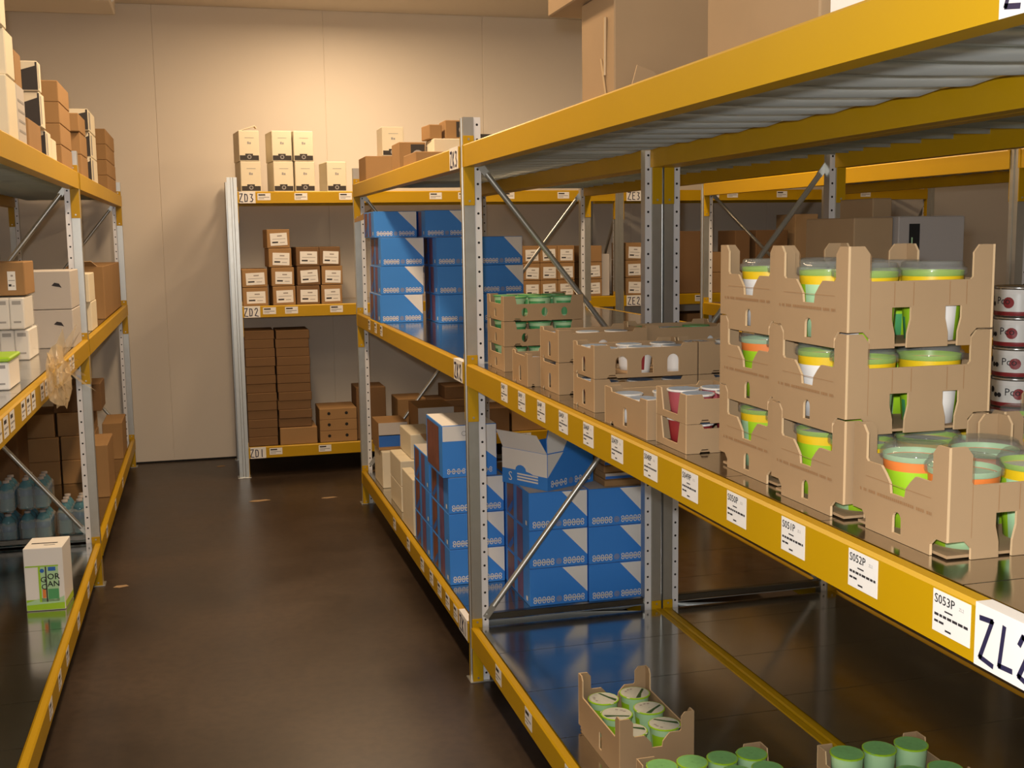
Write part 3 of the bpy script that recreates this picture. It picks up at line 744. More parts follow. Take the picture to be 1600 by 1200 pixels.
# the bottom shelf: open tray of silver-lidded tubs, two trays of green-lidded pots
l = (.975, 2.632, ZTL)
o = empty('tub_tray', 'tall-cornered tray of silver-lidded tubs on the bare bottom shelf', 'tray', l)
W, D, H, nb = .205, .335, .165, .115
mb = MB(); mb.box((TK, TK, .002), (W-TK, D-TK, .006), 'card2'); part('base', mb, o)
for oo, U, N, Lx, ft in (((0, 0, 0), (1, 0, 0), (0, -1, 0), W, [(W*.5, .035, .014, .035)]), ((W, D, 0), (-1, 0, 0), (0, 1, 0), W, [(W*.5, .035, .014, .035)])):
    mb = MB(); mb.prism([panel_loop(Lx, H, nb, .036, .02, .015, ft)], oo, U, (0, 0, 1), N, TK, 'card', 'cardedge'); part('end_panel', mb, o)
for oo, U, N in (((0, D-TK-.0004, 0), (0, -1, 0), (-1, 0, 0)), ((W, TK+.0004, 0), (0, 1, 0), (1, 0, 0))):
    Lx = D-2*TK-.0008; mb = MB(); mb.prism([panel_loop(Lx, H, nb-.01, .03, .02, .015), arch(Lx*.55, .02, .02, .07)], oo, U, (0, 0, 1), N, TK, 'card', 'cardedge'); part('side_panel', mb, o)
for i in range(2):
    for j in range(3):
        cupthing('silver', (l[0]+.053+.098*i, l[1]+.058+.108*j+.012*i, l[2]+.0068+(.0 if (i, j) != (0, 0) else 0)), f'silver-lidded tub, {("nearest", "middle", "farthest")[j]} of the {("aisle-side", "inner")[i]} row in the bottom shelf tray', 'silver-lidded tubs on the bottom shelf')
def glid_tray(loc, W, D, nx, ny, base_h, desc, ord_):
    if base_h:
        stray(loc, (W, D, base_h-.008, base_h-.001, 2, True), f'lower tray under the {desc}', 'trays of green-lidded cups')
    l2 = (loc[0], loc[1], loc[2]+base_h)
    stray(l2, (W, D, .085, .115, 2, True), f'tray holding the {desc}', 'trays of green-lidded cups')
    fill(l2, W, D, nx, ny, ['glid'], desc, 'green-lidded cups on the bottom shelf')
glid_tray((.975, 2.255, ZTL), .335, .262, 4, 3, 0, 'green cups at picture bottom, shelf edge', 0)
glid_tray((1.318, 2.03, ZTL), .262, .225, 3, 2, .105, 'green cups at picture bottom, inner side', 1)

# ------------------------------------------------------------------ top shelf of the near right bay: tall cartons
o = box('cardboard_box', 'large plain brown box on the top right shelf, flap over the beam', (.935, 2.55, ZTU), (.24, .235, .25), 'plain')
mb = MB(); mb.prism([[(0, 0), (.11, 0), (.05, .055), (.01, .07)]], (0, 0, 0), (1, -.15, 0), (0, -.35, .93), (0, -.93, -.35), .003, 'card', 'cardedge'); part('loose_flap', mb, o, (.02, -.04, .001))
mb = MB(); mb.tube((-.004, .05, .19), (-.002, .06, .06), .004, 'tape', 6); mb.tube((-.004, .08, .1), (-.003, .05, .012), .003, 'tape', 6); part('torn_tape', mb, o)
box('cardboard_box', 'brown box on top of the large one, jutting out past its far side', (.9, 2.553, ZTU+.252), (.36, .40, .22), 'plain')
box('cardboard_box', 'wide brown box behind the yellow beam, between the tall box and the white one', (.95, 1.665, ZTU), (.5, .415, .42), 'plain')
box('cardboard_box', 'white box with rows of purple print on the top right shelf', (.95, 1.20, ZTU), (.4, .435, .36), 'text')

# ------------------------------------------------------------------ right rack, far bay
# middle shelf: two stacks of blue cartons
BW, BD, BHt = .225, .37, .145
for i in range(3):
    box('blue_carton', f'blue carton, {nth(i, 3)} of the three in the left stack on the middle shelf', (.885+.006*i, 5.93, ZTM+.1465*i), (BW, BD, BHt), 'blue', group='blue cartons on the middle shelf')
box('blue_carton', 'blue carton set back on top of the left stack, middle shelf', (.875, 6.0, ZTM+.1465*3), (BW, BD, .135), 'blue', group='blue cartons on the middle shelf')
for c in range(2):
    for i in range(3):
        wh = ('hidden half by the upright', 'showing right of the upright')[c]
        box('blue_carton', f'blue carton, {nth(i, 3)} of right-hand middle shelf stack, {wh}', (1.165+.0-.004*i+.229*c, 5.78, ZTM+.1465*i), (BW, BD, BHt), 'blue', group='blue cartons on the middle shelf')
box('blue_carton', 'blue carton bridging the gap on top of both stacks, middle shelf', (1.11, 5.82, ZTM+.1465*3), (BW, BD, .135), 'blue', group='blue cartons on the middle shelf')
# bottom shelf
for i in range(3):
    box('blue_carton', f'blue carton, {nth(i, 3) if i < 2 else "third"} of the stack right behind the aisle upright, bottom shelf', (.908, 4.40, ZTL+.1465*i), (.228, .37, .145), 'blue', group='blue cartons on the bottom shelf')
    box('blue_carton', f'blue carton, {ORD[i]} of three, lower left in the frontmost block by the cross strut', (1.14, 4.045, ZTL+.1465*i), (.23, .345, .145), 'blue', group='blue cartons on the bottom shelf')
    box('blue_carton', f'blue carton, {ORD[i]} of three, right column of the frontmost block beside the rear uprights', (1.373, 4.035, ZTL+.1465*i), (.222, .355, .145), 'blue', group='blue cartons on the bottom shelf')
    b = box('blue_carton', f'blue carton with grey sticker behind the frontmost block, {ORD[i]} of three', (1.142, 4.40, ZTL+.1465*i), (.26, .25, .145), 'blue_end', group='blue cartons on the bottom shelf')
    box('blue_carton', f'blue carton, {ORD[i]} in the stack peeping out left of the upright', (.905, 4.79, ZTL+.15*i), (.25, .36, .148), 'blue', group='blue cartons on the bottom shelf')
box('blue_carton', 'upright blue carton with white top on the stack behind the aisle upright', (.888, 4.405, ZTL+.1465*3), (.222, .33, .21), 'blue_tall')
# open blue carton with raised flaps
o = empty('open_blue_carton', 'open blue carton with raised white flaps on the frontmost block', 'box', (1.215, 4.05, ZTL+.1465*3), radians(28))
W, D, H = .25, .25, .14
mb = MB()
for a, b in (((0, 0, 0), (W, .004, H)), ((0, D-.004, 0), (W, D, H)), ((0, .004, 0), (.004, D-.004, H)), ((W-.004, .004, 0), (W, D-.004, H)), ((.004, .004, 0), (W-.004, D-.004, .004))): mb.box(a, b, 'blue')
q = ((0, -E_, 0), (1, 0, 0), (0, 0, 1))
mb.poly([(.001, H-.001), (.001, H*.36), (W*.34, H-.001)], *q, 'white')
chain(mb, W*.05, W*.95, H*.17, H*.18, *q, n=4)
q = ((-E_, D, 0), (0, -1, 0), (0, 0, 1))
mb.poly([(.001, H-.001), (.001, H*.42), (D*.25, H*.42)]+[(D*.42+.03*cos(pi-pi*k/6), H*.42+.022*sin(pi*k/6)) for k in range(7)]+[(D*.62, H*.40), (D*.7, H*.36), (D-.001, H*.36), (D-.001, H-.001)], *q, 'white')
mb.text('S', (-E_, D*.86, H*.1), (0, -1, 0), (0, 0, 1), .05, 'white')
for z in (.14, .22, .30): mb.rect(D*.34, H*z, D*.8, H*(z+.045), *q, 'white')
part('body', mb, o)
def flap(poly, org, U, V, mt='white', marks_=()):
    U, V = Vector(U).normalized(), Vector(V).normalized(); N = U.cross(V); mb = MB(); mb.prism([poly], org, U, V, N, .003, mt)
    for pts, m_ in marks_: mb.poly(pts, Vector(org)+N*E_, U, V, m_)
    part('flap', mb, o)
flap([(0, 0), (W-.004, 0), (W-.012, .07), (W-.05, .095), (.02, .095), (.004, .05)], (.002, .0035, H), (1, 0, 0), (0, .12, 1), 'blue', [([(.002, .002), (W*.34, .002), (W*.62, .093), (.021, .093), (.005, .05)], 'white')])
flap([(0, 0), (D-.01, 0), (D-.02, .085), (.01, .085)], (.0, D-.005, H), (0, -1, 0), (-.5, 0, .85))
flap([(0, 0), (D-.02, 0), (D-.03, .085), (.01, .085)], (W, .01, H), (0, 1, 0), (.55, 0, .8))
for k in range(4):
    box('flat_carton', f'flattened brown and blue carton, {nth(k, 4)} of the pile behind the open blue carton', (1.43-.006*k, 4.40+.01*k, ZTL+.42+.052*k-.42), (.165, .34, .05), 'dbrown', group='flattened cartons on the bottom shelf')
for k in range(5):
    box('flat_carton', f'thin grey-brown carton, {nth(k, 5)} of the layered pile above the frontmost block', (1.442+.003*(k % 2), 4.05+.004*k, ZTL+.1465*3+.0265*k), (.148, .34, .025), ('brown', 'blue_band')[k % 2], group='layered cartons above the frontmost block')
# cream cartons at the aisle end
box('cream_carton', 'small cream carton on the bottom shelf next to the far upright', (.925, 6.28, ZTL), (.085, .3, .205), 'cream')
for i in range(2): box('cream_carton', f'cream carton, {("lower", "upper")[i]} of two stacked behind the aisle beam', (.93, 5.69, ZTL+.133*i), (.13, .34, .131), 'cream', group='stacked cream cartons')
b = box('cream_carton', 'cream carton on the stacked pair, brown flap drooping over its front', (.99, 5.72, ZTL+.267), (.135, .33, .125), 'cream')
mb = MB(); mb.prism([[(0, 0), (.09, .0), (.085, -.05), (.06, -.062), (.02, -.035)]], (0, 0, 0), (1, 0, 0), (0, .5, .86), (0, -.86, .5), .003, 'card2', 'cardedge'); part('flap', mb, b, (.05, -.003, .127))
box('narrow_carton', 'tall narrow yellowish carton at the shelf edge beside the photo-print cartons', (.905, 5.2, ZTL), (.048, .3, .27), 'cream')
box('blue_carton', 'white-topped blue carton in the far corner of the bottom shelf', (.915, 6.33, ZTL+.207), (.165, .25, .155), 'blue_band')
box('blue_carton', 'blue and brown carton behind the drooping brown flap', (1.1, 6.1, ZTL+.0), (.2, .3, .47), 'blue_band')
box('dark_carton', 'dark photo-print carton against the far aisle upright, bottom shelf', (1.085, 6.42, ZTL), (.15, .2, .2), 'dbrown')
# top shelf, far bay
box('cardboard_box', 'long flat brown box on the top shelf at the far upright', (.90, 6.42, ZTU), (.34, .28, .135), 'brown')
box('logo_carton', 'white carton with black band lying on the long flat brown box', (1.0, 6.45, ZTU+.137), (.12, .2, .16), 'logo')
box('emblem_carton', 'brown carton with dark emblem, lower one by the middle of the top shelf', (.905, 5.35, ZTU), (.125, .2, .125), 'emblem', group='brown cartons with dark emblems')
box('cream_carton', 'long pale carton under the tilted emblem cartons, top shelf', (1.04, 5.2, ZTU), (.24, .2, .13), 'cream')
box('emblem_carton', 'brown carton with dark emblem tilted on the pale carton beside the upright', (1.105, 5.25, ZTU+.132), (.115, .14, .085), 'emblem', group='brown cartons with dark emblems')
box('small_carton', 'small plain brown carton leaning beside the tilted emblem carton', (1.03, 5.25, ZTU+.132), (.06, .14, .065), 'brown', rz=radians(4))
box('pale_box', 'pale flat box just right of the upright head, top shelf', (1.29, 5.25, ZTU), (.2, .25, .07), 'cream')
box('flat_carton', 'brown printed flat carton at the beam beside the upright head', (.9, 4.9, ZTU), (.2, .3, .05), 'brown')
# loose card hooked on the far upright
mb = MB(); mb.prism([[(0, 0), (.10, .03), (.10, .08), (.05, .05), (0, .02)]], (0, 0, 0), (1, .0, 0), (0, 0, 1), (0, -1, 0), .004, 'card2', 'cardedge')
tag(link('card_scrap', mb.mesh('card_scrap'), None, (.868, 6.72, 1.685)), 'folded scrap of brown card hooked on the far aisle upright', 'cardboard')

# ------------------------------------------------------------------ rack behind (back to back)
for k in range(4):
    o = empty('tin', f'white tin with red bands, {nth(k, 4)} of four at the right edge', 'tin', (1.968, 2.45, ZTM+.0755*k), 1.9*k, 'stacked white tins')
    mb = MB(); mb.lathe([(.001, 0), (.055, 0), (.056, .002), (.056, .012), (.056, .055), (.056, .066)], 26, lambda i, q: 'tin' if i < 2 else ('red' if i == 2 else ('cup' if i == 3 else 'white')))
    N_ = 14
    def wrapdot(a0, z0, r, mt):
        for t in range(N_):
            a, b = 2*pi*t/N_, 2*pi*(t+1)/N_
            mb.face([(.0566*cos(a0), .0566*sin(a0), z0)]+[(.0566*cos(a0+r*cos(q)/.0566), .0566*sin(a0+r*cos(q)/.0566), z0+r*sin(q)) for q in (a, b)], mt)
    for a0 in (0, 2.1, 4.2): wrapdot(a0, .034, .014, 'red'); wrapdot(a0+.8, .042, .008, 'ink'); wrapdot(a0+1.05, .03, .006, 'ink'); wrapdot(a0+1.25, .03, .006, 'ink')
    vs, fs, wd = text_geo('Pco')
    for a1 in (-.55, 1.5, 3.6): mb.raw([(.0568*cos(a1+.026*a/.0566), .0568*sin(a1+.026*a/.0566), .03+.026*b) for a, b in vs], fs, 'ink')
    part('can', mb, o)
    mb = MB(); mb.lathe([(.056, .066), (.0575, .067), (.0575, .0735), (.055, .0745), (.053, .0725), (.001, .0725)], 26, 'tin'); part('lid', mb, o)
box('grey_box', 'grey-white box with dark slot standing behind the tall tray stacks', (1.985, 3.0, ZTM), (.225, .3, .482), 'dgrey')
o = bpy.data.objects['grey_box']; mb = MB(); mb.rect(0, 0, .036, .14, (.035, -.0008, .32), (1, 0, 0), (0, 0, 1), 'dark')
for k in range(3): mb.rect(.008+.009*k, .01, .012+.009*k, .10-.02*k, (.035, -.0012, .32), (1, 0, 0), (0, 0, 1), ('pale', 'green', 'pale')[k])
part('slot', mb, o)
box('tan_box', 'tan box close against the left of the grey-white slotted box', (1.85, 3.02, ZTM), (.13, .28, .48), 'plain')
box('tall_carton', 'tall narrow tan carton behind the tan box', (2.10, 3.32, ZTM), (.07, .2, .545), 'plain')

# ------------------------------------------------------------------ back rack
YF = YBK+.035
for c, (x0, rows) in enumerate(((.275, 2), (.487, 2), (.628, 2), (.838, 1))):
    where = ('leftmost column', 'second column', 'third column', 'rightmost, standing alone')[c]
    for r in range(rows):
        b = box('logo_carton', f'cream carton with black band on top of the back rack, {where}' + (f', {("lower", "upper")[r]} one' if rows > 1 else ''), (x0+.004*(r == 0), YF, ZTU+.199*r), (.131, .26, .197), 'logo', rz=radians(6), group='cream cartons with black band')
        if c == 0 and r == 1:
            mb = MB(); mb.prism([[(0, 0), (.10, .035), (.115, .02), (.11, .015), (.1, .028), (.0, -.004)]], (.01, .02, .199), (1, 0, 0), (0, 0, 1), (0, -1, 0), .05, 'cream', 'cardedge'); part('open_flap', mb, b)
def labelled(x0, z, w, h, lab, grp, dx=0, y=YF, brown='brown', rot=0, lw=None):
    b = box('labelled_carton', lab, (x0, y, z), (w, .3, h), brown, rz=rot, group=grp); child_label(b, (w*.74, h*.66), (w*.16+dx, -.0005, h*.12), 'white', rz=random.uniform(-.05, .05)); return b
gl = 'labelled brown cartons on the back rack'
for i in range(2): labelled(.258, ZTM+.1225*i, .165, .12, f'brown carton with paper label, {("lower", "upper")[i]} of the two farthest left on the back rack', gl, rot=radians(2))
for i in range(4): labelled((.455, .45, .437, .43)[i], ZTM+.1265*i, .15, .124, f'brown carton with paper label, {nth(i, 4)} of the column of four on the back rack', gl, rot=radians(2))
for i in range(3): labelled((.612, .62, .617)[i], ZTM+.1285*i, .155, .126, f'dark brown labelled carton, {nth(i, 3)} in left twin column on back rack', gl, brown='dbrown', rot=radians(2))
for i in range(3): labelled((.777, .783, .772)[i], ZTM+.1285*i, .14, .126, f'brown labelled carton, {nth(i, 3)} in right twin column on back rack', gl, brown=('brown', 'brown', 'dbrown')[i])
for c in range(3):
    for i in range(3): labelled(2.195+.128*c, ZTM+.1225*i, .126, .12, f'brown labelled carton behind the blue stacks, {("left", "middle", "right")[c]} column, {nth(i, 3)} of three', gl)
for i in range(3):
    b = labelled(2.652, ZTM+.1225*i, .132, .12, f'brown labelled carton between the two middle uprights, {nth(i, 3)} of three', gl) if i < 2 else box('plain_carton', 'plain brown carton on top of the labelled pair between the middle uprights', (2.652, YF, ZTM+.245), (.132, .3, .115), 'brown')
box('grey_box', 'narrow grey box between labelled cartons and an upright of the back rack', (2.79, YF+.02, ZTM), (.06, .3, .30), 'grey')
for i in range(3): labelled(2.966, ZTM+.1265*i, .128, .124, f'brown labelled carton just right of the second upright of the back rack, {nth(i, 3)} of three', gl)
box('cardboard_box', 'reddish-brown box, back one beyond the rear uprights', (3.36, YF+.02, ZTM), (.2, .32, .455), 'dbrown')
for i in range(2): box('cardboard_box', f'brown box in front beyond the rear uprights, {("lower", "upper")[i]} of two', (3.575, YF, ZTM+.15*i), (.19, .3, .148), 'brown', group='brown boxes beyond the rear uprights')
labelled(3.26, ZTM, .09, .13, 'small brown carton with pale label left of the reddish-brown box', gl)
box('cardboard_box', 'dark brown box on the back rack seen left of the tray tabs', (3.83, YF, ZTM), (.12, .3, .455), 'dbrown')
box('cardboard_box', 'wide dark brown box on the back rack seen between the tray tabs', (4.0, YF, ZTM), (.26, .3, .455), 'dbrown')
box('cardboard_box', 'tall olive-brown box on the back rack left of the far upright', (4.32, YF, ZTM), (.19, .3, .57), 'plain')
box('cardboard_box', 'tall pale brown box on the back rack right of the far upright', (4.75, YF, ZTM), (.35, .3, .62), 'plain')
# bottom level: piles of flat cartons
for c, (x0, n, w) in enumerate(((.257, 13, .195), (.462, 11, .222))):
    z0 = ZTL if c == 0 else ZTL+.118
    for i in range(n):
        box('flat_carton', f'flat brown carton, {nth(i, n) if i < 12 else "topmost"} of the {("left", "right")[c]} tall pile on the back rack', (x0+random.uniform(-.004, .004), YF+random.uniform(0, .012), z0+.0602*i), (w, .3, .0595), 'flat', group='piles of flat brown cartons')
box('taped_carton', 'carton with shiny tape under the right tall pile of flat cartons', (.465, YF-.01, ZTL), (.25, .3, .115), 'taped')
for i in range(3): box('vented_tray', f'brown carton with two round holes, {("lowest", "middle", "topmost")[i]} of three', (.735, YF, ZTL+.0775*i), (.255, .3, .077), 'holes', group='cartons with round holes')
b = box('cardboard_box', 'upright brown box with open top behind the far aisle upright', (.997, YF+.05, ZTL), (.205, .28, .36), 'dbrown')
box('carton_tray', 'shallow brown carton with a yellowish top, seen past the thin brace', (1.28, YF+.02, ZTL), (.2, .28, .27), 'brown')
for i in range(5): box('flat_carton', f'flat grey-brown carton, {nth(i, 5)} of the low pile seen left of the aisle upright', (1.49, YF, ZTL+.05*i), (.28, .3, .0495), 'flat', group='low pile of flat cartons')
box('cardboard_box', 'dark brown box on the low pile of flat cartons beside the aisle upright', (1.62, YF+.03, ZTL+.2505), (.17, .25, .09), 'dbrown')
box('cardboard_box', 'brown box on the lower back shelf just right of the aisle upright', (1.84, YF, ZTL), (.24, .3, .175), 'dbrown')
box('cardboard_box', 'brown box on the lower back shelf, second right of the aisle upright', (2.1, YF, ZTL), (.3, .3, .2), 'brown')
box('cardboard_box', 'tan box seen under the middle beam beside the rear uprights', (2.5, YF, ZTL), (.33, .3, .83), 'plain')
box('cardboard_box', 'dark box on the lower back shelf beyond the rear uprights', (3.45, YF, ZTL), (.4, .3, .8), 'dbrown')

# ------------------------------------------------------------------ left rack
R_ = -.53
def lb(name, label, y0, y1, z0, h, style, dep=.25, x1=R_, **k):
    # box on the left rack whose aisle side lies at x1 and whose camera side is y0
    return box(name, label, (x1-dep, y0, z0), (dep, y1-y0-.002, h), style, **k)
lb('cardboard_box', 'cream box at the left picture edge, high on the left rack', 3.77, 3.93, ZTU+.186, .135, 'cream', .3)
lb('cardboard_box', 'topmost cream box at the left picture edge', 3.72, 3.82, ZTU+.322, .14, 'cream', .3)
lb('spout_carton', 'grey-white carton with a black cap mark on the left top shelf', 3.94, 4.11, ZTU, .184, 'spout', .062)
lb('cardboard_box', 'cream carton at the very left edge beside the carton with the cap mark', 3.75, 3.93, ZTU, .184, 'cream', .3)
lb('cardboard_box', 'brown box in shade behind the upper cream box', 4.0, 4.14, ZTU+.186, .11, 'brown', .12, x1=-.538)
lb('cardboard_box', 'low brown box between the cap-mark carton and the slanted-black cartons', 4.16, 4.48, ZTU, .10, 'brown', .2)
lb('diagonal_carton', 'cream carton with slanted black half, topmost of three by the brown pile', 4.50, 4.58, ZTU+.226, .105, 'diag', .085, group='cartons with slanted black half')
lb('diagonal_carton', 'cream carton with slanted black half, middle of three by the brown pile', 4.51, 4.63, ZTU+.101, .123, 'diag', .085, group='cartons with slanted black half')
lb('diagonal_carton', 'cream carton with slanted black half, lowest of three by the brown pile', 4.62, 4.76, ZTU, .099, 'diag', .085, group='cartons with slanted black half')
lb('narrow_carton', 'narrow pale yellow carton between the slanted-black cartons and the brown pile', 4.78, 4.93, ZTU, .085, 'cream', .05)
for i in range(4): lb('cardboard_box', f'brown box, {nth(i, 4)} of the tall brown pile on the left top shelf', 5.12, 5.52, ZTU+.086*i, .0855, 'brown', .13, group='tall brown pile on the left top shelf')
for i in range(2): lb('cardboard_box', f'brown box, {("lower", "upper")[i]} of two past the first left upright', 5.95, 6.28, ZTU+.105*i, .104, 'brown', .14, group='brown boxes past the first left upright')
lb('cardboard_box', 'brown box bridging the pair past the first left upright', 5.92, 6.25, ZTU+.211, .085, 'brown', .14)
lb('diagonal_carton', 'big cream carton with slanted black half on top past the first left upright', 6.45, 6.85, ZTU+.262, .11, 'diag', .12)
for i in range(2): lb('diagonal_carton', f'small cream carton with slanted black half past the first left upright, {("lower", "upper")[i]}', 6.5, 6.85, ZTU+.13*i, .129, 'diag', .075, group='small slanted-black cartons')
for i in range(4): lb('cardboard_box', f'brown box, {nth(i, 4)} of the last pile near the wall, left top shelf', 7.6, 8.3+.03*(i % 2), ZTU+.094*i, .093, 'brown', .1, group='last brown pile on the left top shelf')
# middle level
for i in range(2): lb('bird_carton', f'grey-white carton with black mark, {("lower", "upper")[i]} of two by left upright', 5.14, 5.46, ZTM+.162*i, .16, 'bird', .2, x1=-.53, group='grey-white cartons with black mark')
b = lb('shaggy_box', 'white printed carton with open flap behind the shrink-wrapped packs', 5.15, 5.45, ZTM+.16, .16, 'grey', .08, x1=-.735)
box('carton_stand', 'brown carton carrying the open white one, mostly hidden on the left middle shelf', (-.83, 5.16, ZTM), (.095, .28, .158), 'brown')
lb('grey_box', 'big grey carton at the back of the left middle shelf', 5.14, 5.4, ZTM, .45, 'grey', .32, x1=-.86)
b = box('labelled_carton', 'brown carton with upright white label on the shrink-wrapped packs', (-.80, 4.65, ZTM+.245), (.16, .25, .125), 'brown'); child_label(b, (.028, .07), (.10, -.0005, .02))
def pack(loc, nx, nz, cw, ch, cd, label, name, group=None, film=True):
    o = empty(name, label, 'pack', loc, 0, group)
    for k in range(nz):
        for i in range(nx):
            mb = MB(); mb.box((i*cw+.0008, 0, k*ch+.0008), ((i+1)*cw-.0008, cd, (k+1)*ch-.0008), 'white', .004)
            q = ((i*cw, -E_, k*ch), (1, 0, 0), (0, 0, 1)); mb.rect(cw*.2, ch*.78, cw*.8, ch*.9, *q, 'faint'); mb.rect(cw*.25, ch*.2, cw*.75, ch*.26, *q, 'faint')
            part('pack_unit', mb, o)
    if film:
        mb = MB(); mb.box((-.003, -.003, 0.0002), (nx*cw+.003, cd+.003, nz*ch+.003), 'shrink', .006); part('shrink_film', mb, o)
    return o
pack((-.90, 4.66, ZTM), 5, 1, .052, .115, .24, 'lower shrink-wrapped pack of white cartons on the left middle shelf', 'shrink_pack', 'shrink-wrapped white packs')
pack((-.905, 4.62, ZTM+.12), 5, 1, .052, .118, .24, 'upper shrink-wrapped pack of white cartons on the left middle shelf', 'shrink_pack', 'shrink-wrapped white packs')
o = pack((-.80, 3.72, ZTM), 4, 1, .057, .085, .2, 'white packs with a green top at the left shelf edge', 'white_pack', film=False)
mb = MB(); mb.box((-.004, -.004, .0865), (.232, .204, .1), 'lime', .004); part('green_top', mb, o)
# crumpled clear wrap hanging over the left middle beam
def crumple():
    mb = MB(); random.seed(5); n, k = 18, 16; P = []
    for i in range(n+1):
        for j in range(k):
            a = 2*pi*j/k; t = i/n; r = (.012+.075*math.sin(pi*min(1, t*1.15))*(1-.25*t))*(1+random.uniform(-.45, .5))
            P.append((r*cos(a)*.38, (t-.5)*.28+random.uniform(-.012, .012), r*sin(a)-.09*t+random.uniform(-.01, .01)))
    mb.raw(P, [(i*k+j, i*k+(j+1) % k, (i+1)*k+(j+1) % k, (i+1)*k+j) for i in range(n) for j in range(k)], 'wrapm')
    for q in range(16):
        a = random.uniform(0, 6.28); b = random.uniform(-.6, .6); L = random.uniform(.08, .15); d = Vector((.5*abs(cos(a)), b, sin(a)-.2)).normalized()*L; s = Vector((random.uniform(-1, 1), random.uniform(-1, 1), random.uniform(-1, 1)))*.018
        mb.face([(d+s*.2)*.1, d*.5+s, d, d*.5-s], 'wrapm')
    return mb.mesh('plastic_wrap')
tag(link('plastic_wrap', crumple(), None, (-.462, 3.98, 1.20)), 'crumpled clear plastic wrap hanging over the left middle beam', 'plastic wrap')
# far bay, middle level
lb('cream_carton', 'cream carton, upper of two seen between the left uprights', 6.0, 6.3, ZTM+.145, .14, 'cream', .18, x1=-.535)
lb('cream_carton', 'cream carton, lower of two seen between the left uprights', 6.05, 6.35, ZTM, .143, 'cream', .17, x1=-.535)
b = lb('cardboard_box', 'large brown box with open flap at the wall end of the left middle shelf', 6.95, 8.3, ZTM, .30, 'brown', .2, x1=-.54)
mb = MB(); mb.prism([[(0, 0), (.16, 0), (.13, .05), (.02, .04)]], (0, 0, 0), (1, 0, 0), (0, -.8, .6), (0, -.6, -.8), .003, 'card2', 'cardedge'); part('flap', mb, b, (.01, -.002, .30))
# bottom level
for k, (x0, y0, w, z0, h) in enumerate(((-1.10, 7.0, .24, ZTL+.275, .135), (-.845, 7.02, .19, ZTL+.275, .135), (-1.06, 6.98, .22, ZTL+.138, .136), (-.83, 7.0, .18, ZTL+.138, .136), (-1.04, 6.98, .2, ZTL, .137), (-.83, 6.99, .2, ZTL, .137))):
    lab = ('upper left', 'upper right', 'middle left', 'middle right', 'bottom left', 'bottom right')[k]
    box('cardboard_box', f'brown box in the block behind the water packs, {lab}', (x0, y0, z0), (w, .35, h), 'brown', group='block of brown boxes behind the water packs')
box('cardboard_box', 'brown box on top of the block behind the water packs', (-.86, 7.03, ZTL+.412), (.26, .3, .16), 'dbrown')
box('cardboard_box', 'brown box leaning at the wall end of the left bottom shelf', (-.66, 7.7, ZTL), (.12, .4, .235), 'brown')
box('cardboard_box', 'lighter brown box between the left uprights on the bottom shelf', (-.665, 6.55, ZTL), (.125, .4, .29), 'brown')
box('cardboard_box', 'brown box at the left picture edge under the middle beam', (-1.2, 6.6, ZTL), (.2, .36, .4), 'dbrown')
def bottle_mesh():
    mb = MB(); pr = [(.001, 0), (.030, 0), (.032, .006)]
    for k in range(6): pr += [(.0325, .012+.012*k), (.0295, .018+.012*k)]
    pr += [(.0325, .088), (.0325, .128), (.029, .132), (.032, .14), (.028, .16), (.019, .178), (.0125, .186), (.0125, .195)]
    mb.lathe(pr, 14, lambda i, k: 'waterlbl' if i == 15 else 'water')
    return mb.mesh('bottle')
def cap_mesh():
    mb = MB(); mb.lathe([(.0145, .19), (.0145, .204), (.001, .2045)], 12, 'sticker'); return mb.mesh('cap')
BOT, CAP = bottle_mesh(), cap_mesh()
def water_pack(loc, nx, ny, label, s=1.0):
    o = empty('water_pack', label, 'bottle pack', loc, 0, 'shrink-wrapped packs of water bottles')
    for i in range(nx):
        for j in range(ny):
            b = part('bottle', BOT, o, (.034+.067*i, .034+.067*j, .001)); b.scale = (1, 1, s)
            c = part('cap', CAP, b)
    mb = MB(); mb.box((-.002, -.002, 0), (nx*.067+.004, ny*.067+.004, .15*s), 'shrink', .01); part('shrink_film', mb, o)
    return o
for k in range(2): water_pack((-1.02, 5.62+.0, ZTL+.2*k*.78), 2, 3, f'pack of blue water bottles, {("lower", "upper")[k]} one at the left picture edge', .70)
for k in range(2): water_pack((-.875, 5.66, ZTL+.2*k*.78), 2, 3, f'pack of blue water bottles, {("lower", "upper")[k]} one behind the green and white carton', .70)
water_pack((-.72, 5.75, ZTL), 2, 3, 'single pack of blue water bottles beside the first left upright', .8)
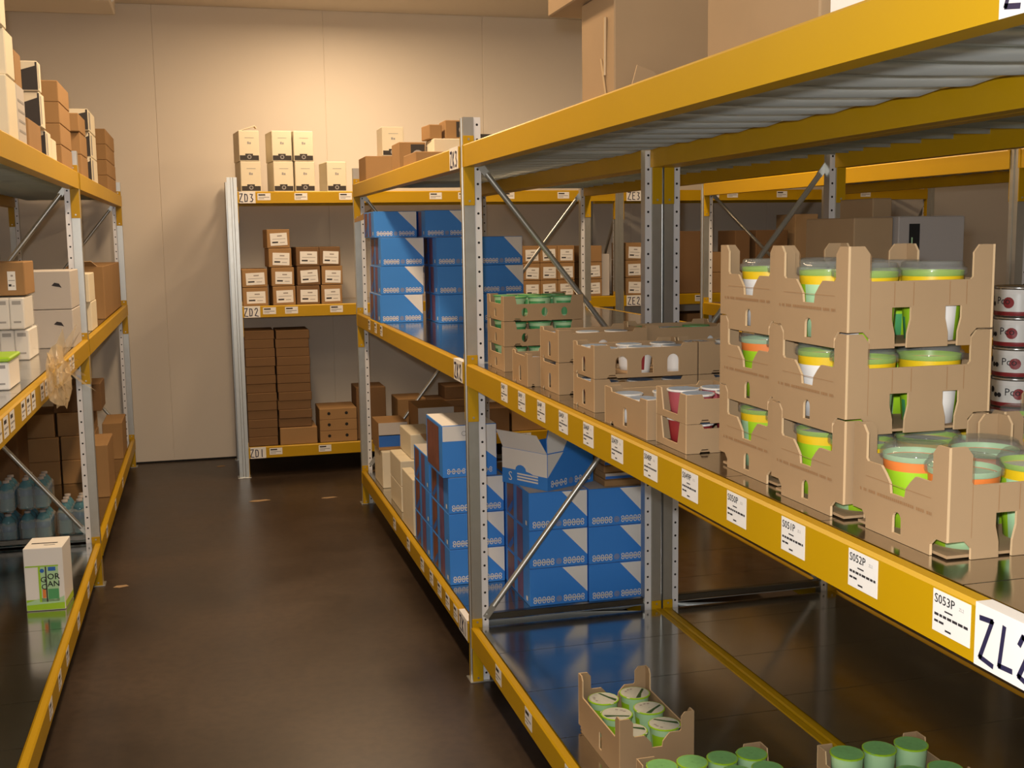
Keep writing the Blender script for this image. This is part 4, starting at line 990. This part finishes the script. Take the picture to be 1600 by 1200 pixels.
# white and green carton with a window
o = empty('window_carton', 'white and green carton with cut-out front, standing alone on the left bottom shelf', 'box', (-.703, 4.56, ZTL), radians(-4))
W, D, H = .145, .17, .245
mb = MB(); mb.box((.002, .004, .001), (W-.002, D, H), 'white', .002)
q = ((0, .0035-E_, 0), (1, 0, 0), (0, 0, 1))
mb.rect(.004, .004, W-.004, .045, *q, 'lime'); mb.poly([(.004, .035), (.06, .05), (.11, .042), (W-.004, .055), (W-.004, .03), (.004, .025)], (0, .0035-2*E_, 0), (1, 0, 0), (0, 0, 1), 'pale')
mb.rect(.006, .172, W-.02, .177, *q, 'lime')
o2 = (W-.002+E_, 0, 0); mb.rect(.01, .004, D-.004, .03, o2, (0, 1, 0), (0, 0, 1), 'lime')
o3 = (0, 0, H+E_); mb.rect(.02, .07, .115, .082, o3, (1, 0, 0), (0, 1, 0), 'ink'); mb.rect(.07, .045, .11, .050, o3, (1, 0, 0), (0, 1, 0), 'ink')
part('body', mb, o)
mb = MB(); q = ((0, .0035-2*E_, 0), (1, 0, 0), (0, 0, 1)); mb.rect(.052, .035, .124, .172, *q, 'pale'); mb.rect(.052, .035, .060, .172, (0, .0035-2.5*E_, 0), (1, 0, 0), (0, 0, 1), 'lime')
z_ = (0, .0035-3*E_, 0); q = (z_, (1, 0, 0), (0, 0, 1))
mb.rect(.077, .035, .082, .172, *q, 'blackp'); mb.rect(.088, .155, .115, .170, *q, 'blued'); mb.ring((.066, .157), .0001, .008, *q, 'blued')
mb.rect(.084, .045, .122, .085, *q, 'green')
for t, a, b, s_ in (('G', .058, .112, .030), ('C', .060, .084, .030), ('OR', .083, .122, .032), ('AN', .083, .094, .031), ('G', .0585, .1125, .030), ('C', .0605, .0845, .030), ('OR', .0836, .1226, .032), ('AN', .0836, .0946, .031)):
    mb.text(t, (a, .0035-4*E_, b), (1, 0, 0), (0, 0, 1), s_, 'ink')
mb.rect(.064, .05, .076, .085, *q, 'orange')
part('window', mb, o)

# ------------------------------------------------------------------ litter on the floor
for nm, x, y, sx, sy, lab in (('paper_scrap', .28, 7.1, .13, .05, 'pale scrap lying on the floor left of the aisle middle, before the back rack'), ('paper_scrap', .70, 7.05, .10, .035, 'pale scrap lying on the floor beside the far upright'), ('paper_scrap', .07, 8.3, .06, .05, 'small crumpled scrap on the floor by the back wall'), ('paper_scrap', -.43, 5.5, .07, .04, 'small brown scrap on the floor at the foot of the first left upright')):
    mb = MB(); mb.prism([[(-sx/2, -sy*.2), (-sx*.1, -sy/2), (sx/2, -sy*.1), (sx*.3, sy/2), (-sx*.3, sy*.4)]], (0, 0, .002), (1, 0, 0), (0, 1, 0), (0, 0, 1), .0018, 'card')
    tag(link(nm, mb.mesh(nm), None, (x, y, .0005)), lab, 'litter')
